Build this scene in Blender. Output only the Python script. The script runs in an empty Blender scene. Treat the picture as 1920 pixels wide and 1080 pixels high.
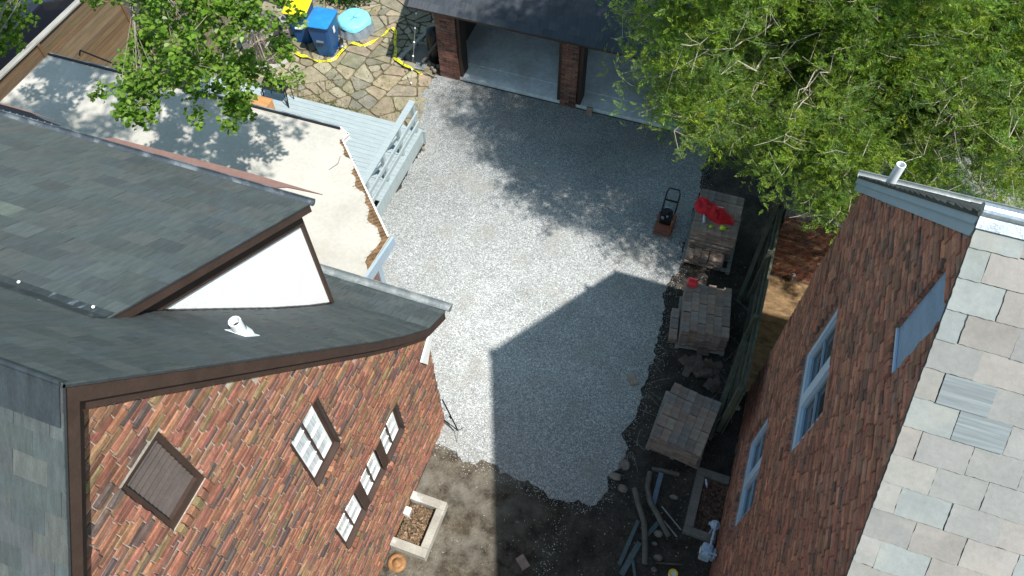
import bpy, math, random
import numpy as np
from mathutils import Vector, Matrix
random.seed(7); rng = np.random.default_rng(7)
SC = bpy.context.scene; COL = SC.collection
# ---------------------------------------------------------------- camera
cam_d = bpy.data.cameras.new("camera"); cam = bpy.data.objects.new("camera", cam_d); COL.objects.link(cam)
cam_d.lens = 27.0; cam_d.sensor_width = 36.0; cam_d.clip_start = .1; cam_d.clip_end = 500
R_ = Vector((0.9417, 0.33629, -0.01071)); U_ = Vector((-0.27523, 0.78825, 0.55037)); F_ = Vector((-0.19352, 0.51534, -0.83485))
m = Matrix.Identity(4)
for i in range(3): m[i][0] = R_[i]; m[i][1] = U_[i]; m[i][2] = -F_[i]
m[2][3] = 14.0; cam.matrix_world = m; SC.camera = cam
# ---------------------------------------------------------------- world, sun, exposure
SUN = Vector((.533, -.267, 1.0)).normalized()
W = bpy.data.worlds.new("World"); SC.world = W; W.use_nodes = True
nt = W.node_tree; sky = nt.nodes.new('ShaderNodeTexSky'); sky.sky_type = 'NISHITA'; sky.sun_disc = False
sky.sun_elevation = math.asin(SUN.z); sky.sun_rotation = math.atan2(SUN.x, SUN.y); sky.air_density = 1.0; sky.dust_density = .6
bg = nt.nodes['Background']; tn = nt.nodes.new('ShaderNodeMix'); tn.data_type = 'RGBA'; tn.blend_type = 'MULTIPLY'; tn.inputs[0].default_value = 1; tn.inputs[7].default_value = (.97, 1.07, .91, 1)
nt.links.new(sky.outputs[0], tn.inputs[6]); nt.links.new(tn.outputs[2], bg.inputs[0]); bg.inputs[1].default_value = .145
sl = bpy.data.lights.new("sun", 'SUN'); so = bpy.data.objects.new("sun", sl); COL.objects.link(so)
sl.energy = 4.6; sl.angle = math.radians(.8); sl.color = (1, .975, .925)
so.rotation_euler = SUN.to_track_quat('Z', 'Y').to_euler(); so.location = (10, -10, 30)
SC.view_settings.view_transform = 'Standard'; SC.view_settings.look = 'None'; SC.view_settings.gamma = 1
SC.view_settings.exposure = 0.55
SC.render.engine = 'CYCLES'
# ---------------------------------------------------------------- materials
def mat(name, col=(.5, .5, .5), rough=.8, attr=False, var=.25, scale=6, scale2=40, bump=.3, bscale=60, bdist=.01, tint=None, tscale=1.2, tpos=(.5, .62),
        metal=0., spec=.4, stretch=None, coat=0):
    M = bpy.data.materials.new(name); M.use_nodes = True; n = M.node_tree.nodes; l = M.node_tree.links; b = n['Principled BSDF']
    tc = n.new('ShaderNodeTexCoord'); src = tc.outputs['Object']
    if stretch:
        mp = n.new('ShaderNodeMapping'); mp.inputs['Scale'].default_value = stretch; l.new(src, mp.inputs[0]); src = mp.outputs[0]
    def noise(s, d=6, r=.6):
        q = n.new('ShaderNodeTexNoise'); q.inputs['Scale'].default_value = s; q.inputs['Detail'].default_value = d; q.inputs['Roughness'].default_value = r
        l.new(src, q.inputs['Vector']); return q.outputs['Fac']
    def ramp(f, a, c, v0, v1):
        q = n.new('ShaderNodeMapRange'); q.inputs[1].default_value = a; q.inputs[2].default_value = c; q.inputs[3].default_value = v0; q.inputs[4].default_value = v1; l.new(f, q.inputs[0]); return q.outputs[0]
    if attr:
        a = n.new('ShaderNodeAttribute'); a.attribute_name = 'Col'; base = a.outputs['Color']
    else:
        a = n.new('ShaderNodeRGB'); a.outputs[0].default_value = (*col, 1); base = a.outputs[0]
    def mul(c, f):
        q = n.new('ShaderNodeVectorMath'); q.operation = 'SCALE'; l.new(c, q.inputs[0]); l.new(f, q.inputs['Scale']); return q.outputs[0]
    base = mul(base, ramp(noise(scale), .3, .7, 1 - var, 1 + var)); base = mul(base, ramp(noise(scale2), .3, .7, 1 - var * .7, 1 + var * .7))
    if tint:
        q = n.new('ShaderNodeMix'); q.data_type = 'RGBA'; l.new(ramp(noise(tscale, 8, .65), tpos[0], tpos[1], 0, tint[3]), q.inputs[0]); l.new(base, q.inputs[6]); q.inputs[7].default_value = (*tint[:3], 1); base = q.outputs[2]
    l.new(base, b.inputs['Base Color']); b.inputs['Roughness'].default_value = rough; b.inputs['Metallic'].default_value = metal; b.inputs['Specular IOR Level'].default_value = spec
    b.inputs['Coat Weight'].default_value = coat
    if bump:
        q = n.new('ShaderNodeBump'); q.inputs['Strength'].default_value = bump; q.inputs['Distance'].default_value = bdist
        l.new(noise(bscale, 5, .7), q.inputs['Height']); l.new(q.outputs[0], b.inputs['Normal'])
    return M
def foliage(name, trans=.35, rough=.5):
    M = bpy.data.materials.new(name); M.use_nodes = True; n = M.node_tree.nodes; l = M.node_tree.links; b = n['Principled BSDF']
    a = n.new('ShaderNodeAttribute'); a.attribute_name = 'Col'; l.new(a.outputs[0], b.inputs['Base Color']); b.inputs['Roughness'].default_value = rough
    b.inputs['Specular IOR Level'].default_value = .35
    t = n.new('ShaderNodeBsdfTranslucent'); v = n.new('ShaderNodeVectorMath'); v.operation = 'MULTIPLY'; v.inputs[1].default_value = (1.2, 1.3, .5)
    l.new(a.outputs[0], v.inputs[0]); l.new(v.outputs[0], t.inputs[0])
    x = n.new('ShaderNodeMixShader'); x.inputs[0].default_value = trans; l.new(b.outputs[0], x.inputs[1]); l.new(t.outputs[0], x.inputs[2])
    l.new(x.outputs[0], n['Material Output'].inputs[0]); return M
def gravel_mat():
    M = bpy.data.materials.new('crushed_gravel'); M.use_nodes = True; n = M.node_tree.nodes; l = M.node_tree.links; b = n['Principled BSDF']
    tc = n.new('ShaderNodeTexCoord'); src = tc.outputs['Object']
    v = n.new('ShaderNodeTexVoronoi'); v.inputs['Scale'].default_value = 50; l.new(src, v.inputs[0])
    v2 = n.new('ShaderNodeTexVoronoi'); v2.inputs['Scale'].default_value = 90; l.new(src, v2.inputs[0])
    sp = n.new('ShaderNodeSeparateColor'); l.new(v.outputs['Color'], sp.inputs[0])
    sp2 = n.new('ShaderNodeSeparateColor'); l.new(v2.outputs['Color'], sp2.inputs[0])
    r = n.new('ShaderNodeValToRGB'); e = r.color_ramp.elements; e[0].position = 0; e[0].color = (.22, .23, .222, 1); e[1].position = 1; e[1].color = (.58, .60, .58, 1)
    q = r.color_ramp.elements.new(.35); q.color = (.30, .305, .30, 1); q = r.color_ramp.elements.new(.8); q.color = (.45, .455, .445, 1)
    l.new(sp.outputs[0], r.inputs[0])
    r2 = n.new('ShaderNodeMapRange'); r2.inputs[3].default_value = .72; r2.inputs[4].default_value = 1.25; l.new(sp2.outputs[1], r2.inputs[0])
    nz = n.new('ShaderNodeTexNoise'); nz.inputs['Scale'].default_value = .55; nz.inputs['Detail'].default_value = 8; nz.inputs['Roughness'].default_value = .62; l.new(src, nz.inputs[0])
    r3 = n.new('ShaderNodeMapRange'); r3.inputs[1].default_value = .35; r3.inputs[2].default_value = .65; r3.inputs[3].default_value = .80; r3.inputs[4].default_value = 1.12; l.new(nz.outputs[0], r3.inputs[0])
    m1 = n.new('ShaderNodeVectorMath'); m1.operation = 'SCALE'; l.new(r.outputs[0], m1.inputs[0]); l.new(r2.outputs[0], m1.inputs['Scale'])
    m2 = n.new('ShaderNodeVectorMath'); m2.operation = 'SCALE'; l.new(m1.outputs[0], m2.inputs[0]); l.new(r3.outputs[0], m2.inputs['Scale'])
    # dusty beige patches of fines
    nz2 = n.new('ShaderNodeTexNoise'); nz2.inputs['Scale'].default_value = 1.3; nz2.inputs['Detail'].default_value = 7; l.new(src, nz2.inputs[0])
    r4 = n.new('ShaderNodeMapRange'); r4.inputs[1].default_value = .52; r4.inputs[2].default_value = .72; r4.inputs[4].default_value = .6; l.new(nz2.outputs[0], r4.inputs[0])
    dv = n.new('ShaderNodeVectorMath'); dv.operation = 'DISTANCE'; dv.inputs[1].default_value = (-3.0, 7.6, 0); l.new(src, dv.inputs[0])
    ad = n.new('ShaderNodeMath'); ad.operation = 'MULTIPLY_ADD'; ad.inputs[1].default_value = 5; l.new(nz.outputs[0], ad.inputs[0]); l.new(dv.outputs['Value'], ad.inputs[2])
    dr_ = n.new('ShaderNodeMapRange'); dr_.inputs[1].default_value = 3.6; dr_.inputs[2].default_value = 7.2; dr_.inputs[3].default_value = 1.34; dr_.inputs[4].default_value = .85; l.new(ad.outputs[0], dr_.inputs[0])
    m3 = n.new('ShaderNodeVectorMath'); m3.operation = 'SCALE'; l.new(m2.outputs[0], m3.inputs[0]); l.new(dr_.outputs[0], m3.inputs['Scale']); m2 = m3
    mx = n.new('ShaderNodeMix'); mx.data_type = 'RGBA'; l.new(r4.outputs[0], mx.inputs[0]); l.new(m2.outputs[0], mx.inputs[6]); mx.inputs[7].default_value = (.33, .31, .275, 1)
    l.new(mx.outputs[2], b.inputs['Base Color']); b.inputs['Roughness'].default_value = .85; b.inputs['Specular IOR Level'].default_value = .3
    bp = n.new('ShaderNodeBump'); bp.inputs['Strength'].default_value = .9; bp.inputs['Distance'].default_value = .02; bp.invert = True
    l.new(v.outputs['Distance'], bp.inputs['Height']); l.new(bp.outputs[0], b.inputs['Normal']); return M
def glass(name, col, rough=.08):
    M = mat(name, col, rough, var=.15, scale=3, scale2=12, bump=.03, bscale=6, spec=.8); return M
MA = {}
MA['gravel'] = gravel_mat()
MA['stone_bit'] = mat('gravel_stone', rough=.85, attr=True, var=.15, bump=0)
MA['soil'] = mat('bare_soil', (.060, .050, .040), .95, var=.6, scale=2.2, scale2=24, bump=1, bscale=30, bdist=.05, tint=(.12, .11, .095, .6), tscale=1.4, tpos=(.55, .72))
MA['soil_pale'] = mat('dusty_soil_painted_shade', (.115, .092, .064), .95, var=.6, scale=3.2, scale2=28, bump=1, bscale=34, bdist=.05, tint=(.26, .24, .20, .85), tscale=1.6, tpos=(.42, .66))
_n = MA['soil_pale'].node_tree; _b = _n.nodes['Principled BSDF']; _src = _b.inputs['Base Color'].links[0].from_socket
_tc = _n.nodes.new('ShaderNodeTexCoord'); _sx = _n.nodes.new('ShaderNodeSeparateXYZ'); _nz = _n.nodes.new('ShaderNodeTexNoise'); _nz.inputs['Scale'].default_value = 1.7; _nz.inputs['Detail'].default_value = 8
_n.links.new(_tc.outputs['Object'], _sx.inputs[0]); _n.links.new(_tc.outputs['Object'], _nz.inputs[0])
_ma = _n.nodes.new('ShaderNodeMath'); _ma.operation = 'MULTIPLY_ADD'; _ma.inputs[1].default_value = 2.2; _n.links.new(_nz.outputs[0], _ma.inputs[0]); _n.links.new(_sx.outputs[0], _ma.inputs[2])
_mr = _n.nodes.new('ShaderNodeMapRange'); _mr.inputs[1].default_value = -1.3; _mr.inputs[2].default_value = .25; _mr.inputs[3].default_value = 1; _mr.inputs[4].default_value = .42; _n.links.new(_ma.outputs[0], _mr.inputs[0])  # painted shade: soil colour darkens with x, noisily, where the house shadow falls
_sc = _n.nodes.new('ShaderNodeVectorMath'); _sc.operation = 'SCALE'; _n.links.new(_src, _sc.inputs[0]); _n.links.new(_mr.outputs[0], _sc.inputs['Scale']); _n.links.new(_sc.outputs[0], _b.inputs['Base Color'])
MA['mulch'] = mat('dry_mulch', (.27, .17, .085), .95, var=.5, scale=4, scale2=45, bump=1, bscale=60, bdist=.03, stretch=(1, 2.2, 1))
MA['patio_soil'] = mat('patio_joint_soil', (.13, .105, .06), .95, var=.45, scale=3, scale2=30, bump=1, bscale=40, bdist=.03, tint=(.09, .12, .035, .9), tscale=1.1, tpos=(.52, .66))
MA['flag'] = mat('flagstone', rough=.85, attr=True, var=.28, scale=4, scale2=24, bump=.5, bscale=25, bdist=.02, tint=(.14, .135, .065, .6), tscale=1.8, tpos=(.48, .7))
MA['road'] = mat('grey_paving', (.27, .28, .25), .9, var=.15, scale=2, scale2=30, bump=.3)
MA['brickL'] = mat('tumbled_brick', rough=.9, attr=True, var=.30, scale=9, scale2=60, bump=.8, bscale=45, bdist=.012)
MA['brickR'] = mat('dark_red_brick', rough=.9, attr=True, var=.28, scale=9, scale2=60, bump=.8, bscale=45, bdist=.012)
MA['mortarL'] = mat('pale_mortar', (.44, .37, .31), .95, var=.3, scale=5, scale2=50, bump=.8, bscale=50)
MA['mortarR'] = mat('grey_brown_mortar', (.34, .27, .24), .95, var=.3, scale=5, scale2=50, bump=.8, bscale=50)
MA['slateL'] = mat('dark_slate', rough=.62, attr=True, var=.22, scale=5, scale2=50, bump=.45, bscale=20, bdist=.012, spec=.4, tint=(.085, .078, .050, .40), tscale=1.8, tpos=(.60, .76), stretch=(5, 1, 1))
MA['slateR'] = mat('pale_stone_slate', rough=.75, attr=True, var=.10, scale=5, scale2=28, bump=.35, bscale=16, bdist=.012, tint=(.40, .33, .25, .25), tscale=2, tpos=(.5, .7))
MA['slate_striped'] = mat('striped_slate', (.18, .20, .205), .75, var=.22, scale=2.0, scale2=3.2, bump=.3, stretch=(.8, 22, 22))
MA['slateG'] = mat('garage_slate', (.042, .048, .06), .6, var=.3, scale=2, scale2=30, bump=.4, bscale=30, tint=(.075, .085, .09, .5), tscale=3)
MA['lead'] = mat('lead_sheet', (.042, .052, .060), .5, var=.3, scale=3, scale2=30, bump=.15, metal=.25, tint=(.33, .38, .44, .8), tscale=2.6, tpos=(.60, .72), stretch=(4, 1, 1))
MA['alu'] = mat('galvanised_metal', (.42, .46, .50), .35, var=.3, scale=5, scale2=30, bump=.2, metal=.75)
MA['gutter'] = mat('gutter_metal', (.24, .27, .28), .5, var=.25, scale=4, scale2=30, bump=.1, metal=.3, tint=(.45, .45, .43, .5), tscale=4)
MA['gutter_dark'] = mat('dark_gutter_metal', (.09, .11, .13), .5, var=.25, scale=4, scale2=30, bump=.1, metal=.3, tint=(.3, .33, .35, .6), tscale=4)
MA['brown'] = mat('brown_paint', (.056, .034, .026), .6, var=.2, scale=4, scale2=40, bump=.12, bscale=30)
MA['brown_flash'] = mat('faded_brown_metal', (.20, .115, .095), .7, var=.12, scale=3, scale2=20, bump=.1)
MA['louvre'] = mat('grey_brown_louvre', (.066, .050, .044), .7, var=.2, scale=6, scale2=50, bump=.2)
MA['stucco'] = mat('white_stucco', (.84, .835, .83), .9, var=.02, scale=3, scale2=30, bump=.6, bscale=34, bdist=.015)
MA['membrane'] = mat('flat_roof_membrane', (.46, .435, .385), .85, var=.10, scale=1.2, scale2=14, bump=.3, bscale=10, bdist=.01, tint=(.34, .31, .25, .7), tscale=.55, tpos=(.55, .75))
MA['needles'] = mat('brown_debris', (.19, .115, .06), .95, var=.5, scale=8, scale2=50, bump=1, bscale=60)
MA['blue_trim'] = mat('pale_blue_paint', (.33, .42, .50), .55, var=.06, scale=3, scale2=20, bump=.05)
MA['win_blue'] = mat('blue_window_paint', (.47, .58, .71), .5, var=.06, scale=3, scale2=20, bump=.05)
MA['vinyl'] = mat('blue_grey_panel', (.22, .31, .44), .65, var=.15, scale=2, scale2=20, bump=.3, bscale=30, stretch=(1, 1, 3))
MA['deck'] = mat('weathered_blue_paint', (.33, .385, .395), .7, var=.10, scale=3, scale2=30, bump=.3, bscale=20, stretch=(1, 6, 1))
MA['white'] = mat('white_paint', (.80, .80, .79), .5, var=.04, bump=.03)
MA['pane_bright'] = mat('curtained_glass', (.60, .64, .65), .10, var=.28, scale=1.6, scale2=3, bump=.02, bscale=3, spec=.8, stretch=(1, 22, 1.5))
MA['pane_dark'] = glass('dark_glass', (.03, .045, .06), .06)
MA['dark'] = mat('black_metal', (.012, .012, .014), .5, var=.2, bump=.05)
MA['black_plastic'] = mat('black_plastic', (.010, .011, .014), .35, var=.1, bump=.1)
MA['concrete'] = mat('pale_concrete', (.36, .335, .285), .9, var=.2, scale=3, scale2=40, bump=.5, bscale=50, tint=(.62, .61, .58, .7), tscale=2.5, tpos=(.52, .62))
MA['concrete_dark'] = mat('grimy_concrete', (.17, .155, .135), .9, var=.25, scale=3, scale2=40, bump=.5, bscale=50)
MA['slab'] = mat('garage_floor', (.80, .84, .86), .8, var=.18, scale=1.1, scale2=9, bump=.15, tint=(.5, .5, .48, .5), tscale=.8)
MA['leaflitter'] = mat('dead_leaves', rough=.9, attr=True, var=.3, scale=10, scale2=60, bump=.3)
MA['rust'] = mat('rusty_iron', (.30, .155, .065), .75, var=.3, scale=8, scale2=60, bump=.4, metal=.2)
MA['wood_post'] = mat('stained_post', (.15, .085, .042), .8, var=.2)
MA['wood_fence'] = mat('stained_fence_boards', (.27, .165, .085), .8, attr=True, var=.25, scale=2, scale2=25, bump=.5, bscale=25, stretch=(8, .7, 8), tint=(.16, .085, .04, .6), tscale=.6)
MA['wood_grey'] = mat('grey_weathered_wood', (.30, .285, .255), .85, var=.25, scale=2, scale2=25, bump=.4, stretch=(6, .8, 6))
MA['wood_green'] = mat('mossy_fence_boards', (.085, .088, .062), .9, var=.35, scale=2, scale2=30, bump=.6, stretch=(5, 5, .7))
MA['wood_orange'] = mat('orange_stained_wood', (.48, .235, .085), .55, var=.2, scale=2, scale2=25, bump=.15, stretch=(1, 8, 8))
MA['paver'] = mat('concrete_paver', rough=.92, attr=True, var=.22, scale=10, scale2=80, bump=.6, bscale=90, bdist=.006)
MA['pvc'] = mat('white_pvc', (.80, .83, .86), .35, var=.03, bump=.02)
MA['bin_blue'] = mat('blue_bin_plastic', (.012, .085, .26), .4, var=.12, bump=.15)
MA['bin_lid'] = mat('blue_bin_lid_plastic', (.02, .20, .50), .4, var=.2, scale=4, bump=.15)
MA['yellow'] = mat('yellow_plastic', (.85, .62, .01), .4, var=.08, bump=.1)
MA['tape'] = mat('yellow_caution_tape', (.72, .68, .02), .4, var=.1, bump=.2)
MA['tarp'] = mat('light_blue_tarp', (.22, .66, .80), .35, var=.1, scale=5, bump=.6, bscale=9, bdist=.04)
MA['tarp_grey'] = mat('grey_plastic_sheet', (.22, .26, .30), .3, var=.25, scale=5, bump=.7, bscale=9, bdist=.04)
MA['red_cloth'] = mat('red_cloth', (.62, .012, .02), .7, var=.18, scale=6, bump=.6, bscale=14, bdist=.02)
MA['red_plastic'] = mat('red_plastic', (.80, .05, .07), .4, var=.08, bump=.05)
MA['machine_orange'] = mat('worn_orange_paint', (.30, .095, .055), .6, var=.3, scale=12, bump=.3, tint=(.16, .11, .08, .9), tscale=9, tpos=(.5, .6))
MA['lime'] = mat('lime_glove', (.55, .75, .03), .6, var=.1, bump=.3)
MA['clear'] = mat('clear_plastic', (.55, .60, .72), .15, var=.1, bump=.1, spec=.8)
MA['bark'] = mat('pale_bark', (.30, .26, .21), .9, var=.3, scale=6, scale2=40, bump=.8, stretch=(6, 6, 1))
MA['twig'] = mat('pale_twig_bark', (.42, .37, .29), .9, var=.25, scale=6, scale2=40, bump=.5)
MA['bark_dark'] = mat('dark_bark', (.11, .09, .07), .9, var=.3, scale=6, scale2=40, bump=.8)
MA['leaf'] = foliage('broad_leaf', .46, .38)
MA['cedar'] = foliage('cedar_spray', .38, .55)
MA['car'] = mat('dark_car_paint', (.015, .018, .028), .25, var=.05, bump=0, coat=.8)
MA['tail'] = mat('red_tail_light', (.5, .01, .02), .2, var=.1, bump=0)
MA['pipe_grey'] = mat('dusty_corrugated_pipe', (.145, .135, .115), .8, var=.25, bump=.4)
MA['board_teal'] = mat('teal_painted_board', (.085, .115, .12), .7, var=.25, bump=.3)
MA['board_blue'] = mat('blue_painted_board', (.11, .155, .21), .6, var=.15, bump=.2)
MA['meter'] = mat('pale_blue_grey_metal', (.40, .50, .62), .5, var=.2, scale=14, bump=.3, tint=(.08, .09, .1, .8), tscale=16, tpos=(.6, .66))
MA['rubble'] = mat('broken_masonry', (.20, .175, .15), .95, var=.35, scale=6, scale2=60, bump=1, bscale=40)
MA['interior_pale'] = mat('pale_garage_wall', (.40, .38, .36), .9, var=.15, bump=.2)
MA['interior'] = mat('dark_interior', (.06, .05, .045), .9, var=.2, bump=.2)
# ---------------------------------------------------------------- mesh helpers
def attach(o, parent):
    if parent is not None:
        o.parent = parent; o.matrix_parent_inverse = Matrix.Translation(-Vector(parent.location)) if parent.type == 'EMPTY' or True else Matrix()
class MB:
    def __init__(s): s.v = []; s.f = []; s.c = []; s.usecol = False
    def add(s, vs, fs, col=None):
        b = len(s.v); s.v += [tuple(p) for p in vs]; s.f += [tuple(i + b for i in q) for q in fs]
        if col is not None: s.usecol = True
        s.c += [col or (1, 1, 1)] * len(fs); return s
    def box(s, x0, x1, y0, y1, z0, z1, col=None):
        v = [(x, y, z) for z in (z0, z1) for y in (y0, y1) for x in (x0, x1)]
        return s.add(v, [(0, 2, 3, 1), (4, 5, 7, 6), (0, 1, 5, 4), (2, 6, 7, 3), (0, 4, 6, 2), (1, 3, 7, 5)], col)
    def obox(s, c, ax, ay, az, col=None):   # centre, half-axis vectors
        c, ax, ay, az = map(Vector, (c, ax, ay, az)); v = [c + ax * i + ay * j + az * k for k in (-1, 1) for j in (-1, 1) for i in (-1, 1)]
        return s.add(v, [(0, 2, 3, 1), (4, 5, 7, 6), (0, 1, 5, 4), (2, 6, 7, 3), (0, 4, 6, 2), (1, 3, 7, 5)], col)
    def beam(s, a, b, w, h, col=None, up=(0, 0, 1)):
        a, b = Vector(a), Vector(b); d = b - a; u = Vector(up); r = d.cross(u)
        if r.length < 1e-5: r = d.cross(Vector((0, 1, 0)))
        r.normalize(); u = r.cross(d).normalized(); return s.obox((a + b) / 2, d / 2, r * w / 2, u * h / 2, col)
    def prism(s, poly, z0, z1, col=None):
        n = len(poly); v = [(p[0], p[1], z0) for p in poly] + [(p[0], p[1], z1) for p in poly]
        return s.add(v, [tuple(range(n))[::-1], tuple(range(n, 2 * n))] + [(i, (i + 1) % n, n + (i + 1) % n, n + i) for i in range(n)], col)
    def prismX(s, poly, x0, x1, col=None):   # poly in (y,z)
        n = len(poly); v = [(x0, *p) for p in poly] + [(x1, *p) for p in poly]
        return s.add(v, [tuple(range(n))[::-1], tuple(range(n, 2 * n))] + [(i, (i + 1) % n, n + (i + 1) % n, n + i) for i in range(n)], col)
    def tube(s, path, r, n=8, col=None, caps=True, rfun=None):
        path = [Vector(p) for p in path]; rings = []; N = len(path)
        for i, p in enumerate(path):
            d = (path[min(i + 1, N - 1)] - path[max(i - 1, 0)]).normalized(); a = d.cross(Vector((0, 0, 1)))
            if a.length < .05: a = d.cross(Vector((0, 1, 0)))
            a.normalize(); b = d.cross(a); rr = rfun(i / (N - 1)) if rfun else (r[i] if isinstance(r, (list, tuple)) else r)
            rings.append([p + (a * math.cos(t) + b * math.sin(t)) * rr for t in [k * 2 * math.pi / n for k in range(n)]])
        v = [q for g in rings for q in g]; f = []
        for i in range(N - 1):
            for k in range(n): f.append((i * n + k, i * n + (k + 1) % n, (i + 1) * n + (k + 1) % n, (i + 1) * n + k))
        if caps: f += [tuple(range(n))[::-1], tuple(range((N - 1) * n, N * n))]
        return s.add(v, f, col)
    def lathe(s, c, prof, n=24, col=None, axis=None):  # prof: (r,h)
        c = Vector(c); Z = Vector(axis or (0, 0, 1)).normalized(); X = Z.orthogonal().normalized(); Y = Z.cross(X); v = []
        for r, h in prof: v += [c + X * r * math.cos(t) + Y * r * math.sin(t) + Z * h for t in [k * 2 * math.pi / n for k in range(n)]]
        f = [(i * n + k, i * n + (k + 1) % n, (i + 1) * n + (k + 1) % n, (i + 1) * n + k) for i in range(len(prof) - 1) for k in range(n)]
        return s.add(v, f, col)
    def build(s, name, m, parent=None, smooth=False, bevel=0):
        me = bpy.data.meshes.new(name); me.from_pydata(s.v, [], s.f); me.validate()
        if s.usecol:
            ca = me.color_attributes.new('Col', 'FLOAT_COLOR', 'CORNER'); arr = np.ones((len(me.loops), 4), 'f'); k = 0
            for i, q in enumerate(s.f): arr[k:k + len(q), :3] = s.c[i]; k += len(q)
            ca.data.foreach_set('color', arr.ravel())
        me.materials.append(MA[m]); o = bpy.data.objects.new(name, me); COL.objects.link(o); attach(o, parent)
        if smooth: me.polygons.foreach_set('use_smooth', [True] * len(me.polygons))
        if bevel:
            b = o.modifiers.new('bevel', 'BEVEL'); b.width = bevel; b.segments = 2; b.limit_method = 'ANGLE'
        return o
def quads_np(name, V, C, m, parent=None):   # V: (n,4,3), C: (n,3)
    n = len(V); me = bpy.data.meshes.new(name); me.vertices.add(n * 4); me.vertices.foreach_set('co', V.astype('f').ravel())
    me.loops.add(n * 4); me.loops.foreach_set('vertex_index', np.arange(n * 4, dtype='i')); me.polygons.add(n)
    me.polygons.foreach_set('loop_start', np.arange(0, n * 4, 4, dtype='i')); me.polygons.foreach_set('loop_total', np.full(n, 4, 'i')); me.update(calc_edges=True)
    ca = me.color_attributes.new('Col', 'FLOAT_COLOR', 'CORNER'); a = np.ones((n, 4, 4), 'f'); a[:, :, :3] = C[:, None, :]; ca.data.foreach_set('color', a.ravel())
    me.materials.append(MA[m]); o = bpy.data.objects.new(name, me); COL.objects.link(o); attach(o, parent); return o
def tag(o, label=None, cat=None, group=None, kind=None):
    if label: o['label'] = label
    if cat: o['category'] = cat
    if group: o['group'] = group
    if kind: o['kind'] = kind
    return o
def thing(name, label, cat, loc, group=None):
    e = bpy.data.objects.new(name, None); COL.objects.link(e); e.location = loc; e.empty_display_size = .2; return tag(e, label, cat, group)
def pick(pal, j=.12):
    c = random.choice(pal); k = 1 + random.uniform(-j, j); return tuple(max(0, x * k * (1 + random.uniform(-.04, .04))) for x in c)
def scl(c, k): return tuple(x * k for x in c)
def clip(poly, reg):   # convex clip, 2D
    out = list(poly); A = sum(reg[i][0] * reg[(i + 1) % len(reg)][1] - reg[(i + 1) % len(reg)][0] * reg[i][1] for i in range(len(reg))); sg = 1 if A > 0 else -1
    for i in range(len(reg)):
        a, b = reg[i], reg[(i + 1) % len(reg)]; inp = out; out = []
        f = lambda p: sg * ((b[0] - a[0]) * (p[1] - a[1]) - (b[1] - a[1]) * (p[0] - a[0]))
        for k in range(len(inp)):
            p, q = inp[k], inp[(k + 1) % len(inp)]; fp, fq = f(p), f(q)
            if fp >= 0: out.append(p)
            if (fp >= 0) != (fq >= 0):
                t = fp / (fp - fq); out.append((p[0] + (q[0] - p[0]) * t, p[1] + (q[1] - p[1]) * t))
        if len(out) < 3: return []
    return out
# ---------------------------------------------------------------- the ground
GR = [(-7.42, 14.36), (-7.51, 13.53), (-7.5, 13.0), (-6.95, 12.05), (-6.74, 11.95), (-6.76, 9.68), (-7.4, 8.6), (-6.6, 6.8), (-4.8, 5.2), (-3.5, 5.1), (-3.42, 4.72), (-2.97, 4.75), (-2.79, 4.64), (-2.59, 4.61), (-2.46, 4.71), (-2.26, 4.78), (-2.04, 4.68),
      (-1.45, 4.6), (-1.04, 4.53), (-0.63, 4.54), (-0.25, 4.62), (-0.03, 5.02), (-0.11, 5.21), (0.06, 5.61), (0.09, 5.92), (-0.06, 6.12), (0.05, 6.57), (0.07, 7.22), (0.05, 7.85), (0.08, 8.58), (-0.11, 9.59), (0.01, 10.08), (0.06, 10.5), (0.03, 11.34), (0.04, 12.16), (-.02, 13.0), (-.06, 14.36)]
def ragged(poly, amp, step=.06, keep=()):
    out = []
    for i in range(len(poly)):
        a, b = Vector(poly[i]), Vector(poly[(i + 1) % len(poly)]); n = max(1, int((b - a).length / step)); d = (b - a).normalized(); p = Vector((-d.y, d.x))
        for k in range(n):
            q = a.lerp(b, k / n); am = 0 if i in keep else amp
            w = (math.sin(q.x * 7.1 + q.y * 5.3) + math.sin(q.x * 17 - q.y * 13) * .6) * .5
            out.append(q + p * (am * w + am * .5 * random.uniform(-1, 1)))
    return [tuple(q) for q in out]
b = MB(); N = 60
for i in range(N):
    for j in range(N):
        pass
b.add([(-60, -40, 0), (60, -40, 0), (60, 80, 0), (-60, 80, 0)], [(0, 1, 2, 3)])
tag(b.build('ground', 'soil'), kind='structure')
# rough soil relief where it is seen bare
def relief(name, x0, x1, y0, y1, m, z=.006, amp=.030, st=.05, seed=1):
    nx, ny = int((x1 - x0) / st), int((y1 - y0) / st); r2 = np.random.default_rng(seed); g = np.zeros((ny + 1, nx + 1))
    for s, a in ((1, .35), (3, .25), (8, .25), (20, .15)):
        h = r2.random((ny // s + 3, nx // s + 3)); yi = np.arange(ny + 1) / s; xi = np.arange(nx + 1) / s; y_, x_ = yi.astype(int), xi.astype(int); fy, fx = (yi - y_)[:, None], (xi - x_)[None]
        g += a * ((h[y_][:, x_] * (1 - fx) + h[y_][:, x_ + 1] * fx) * (1 - fy) + (h[y_ + 1][:, x_] * (1 - fx) + h[y_ + 1][:, x_ + 1] * fx) * fy)
    b = MB(); vs = [(x0 + i * st, y0 + j * st, z + amp * max(0, g[j, i] - .25) * (0 if i in (0, nx) or j in (0, ny) else 1)) for j in range(ny + 1) for i in range(nx + 1)]
    b.add(vs, [(j * (nx + 1) + i, j * (nx + 1) + i + 1, (j + 1) * (nx + 1) + i + 1, (j + 1) * (nx + 1) + i) for j in range(ny) for i in range(nx)])
    return tag(b.build(name, m, smooth=True), kind='structure')
relief('soil', -3.42, -.44, 1.0, 5.3, 'soil_pale', seed=3)
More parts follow.
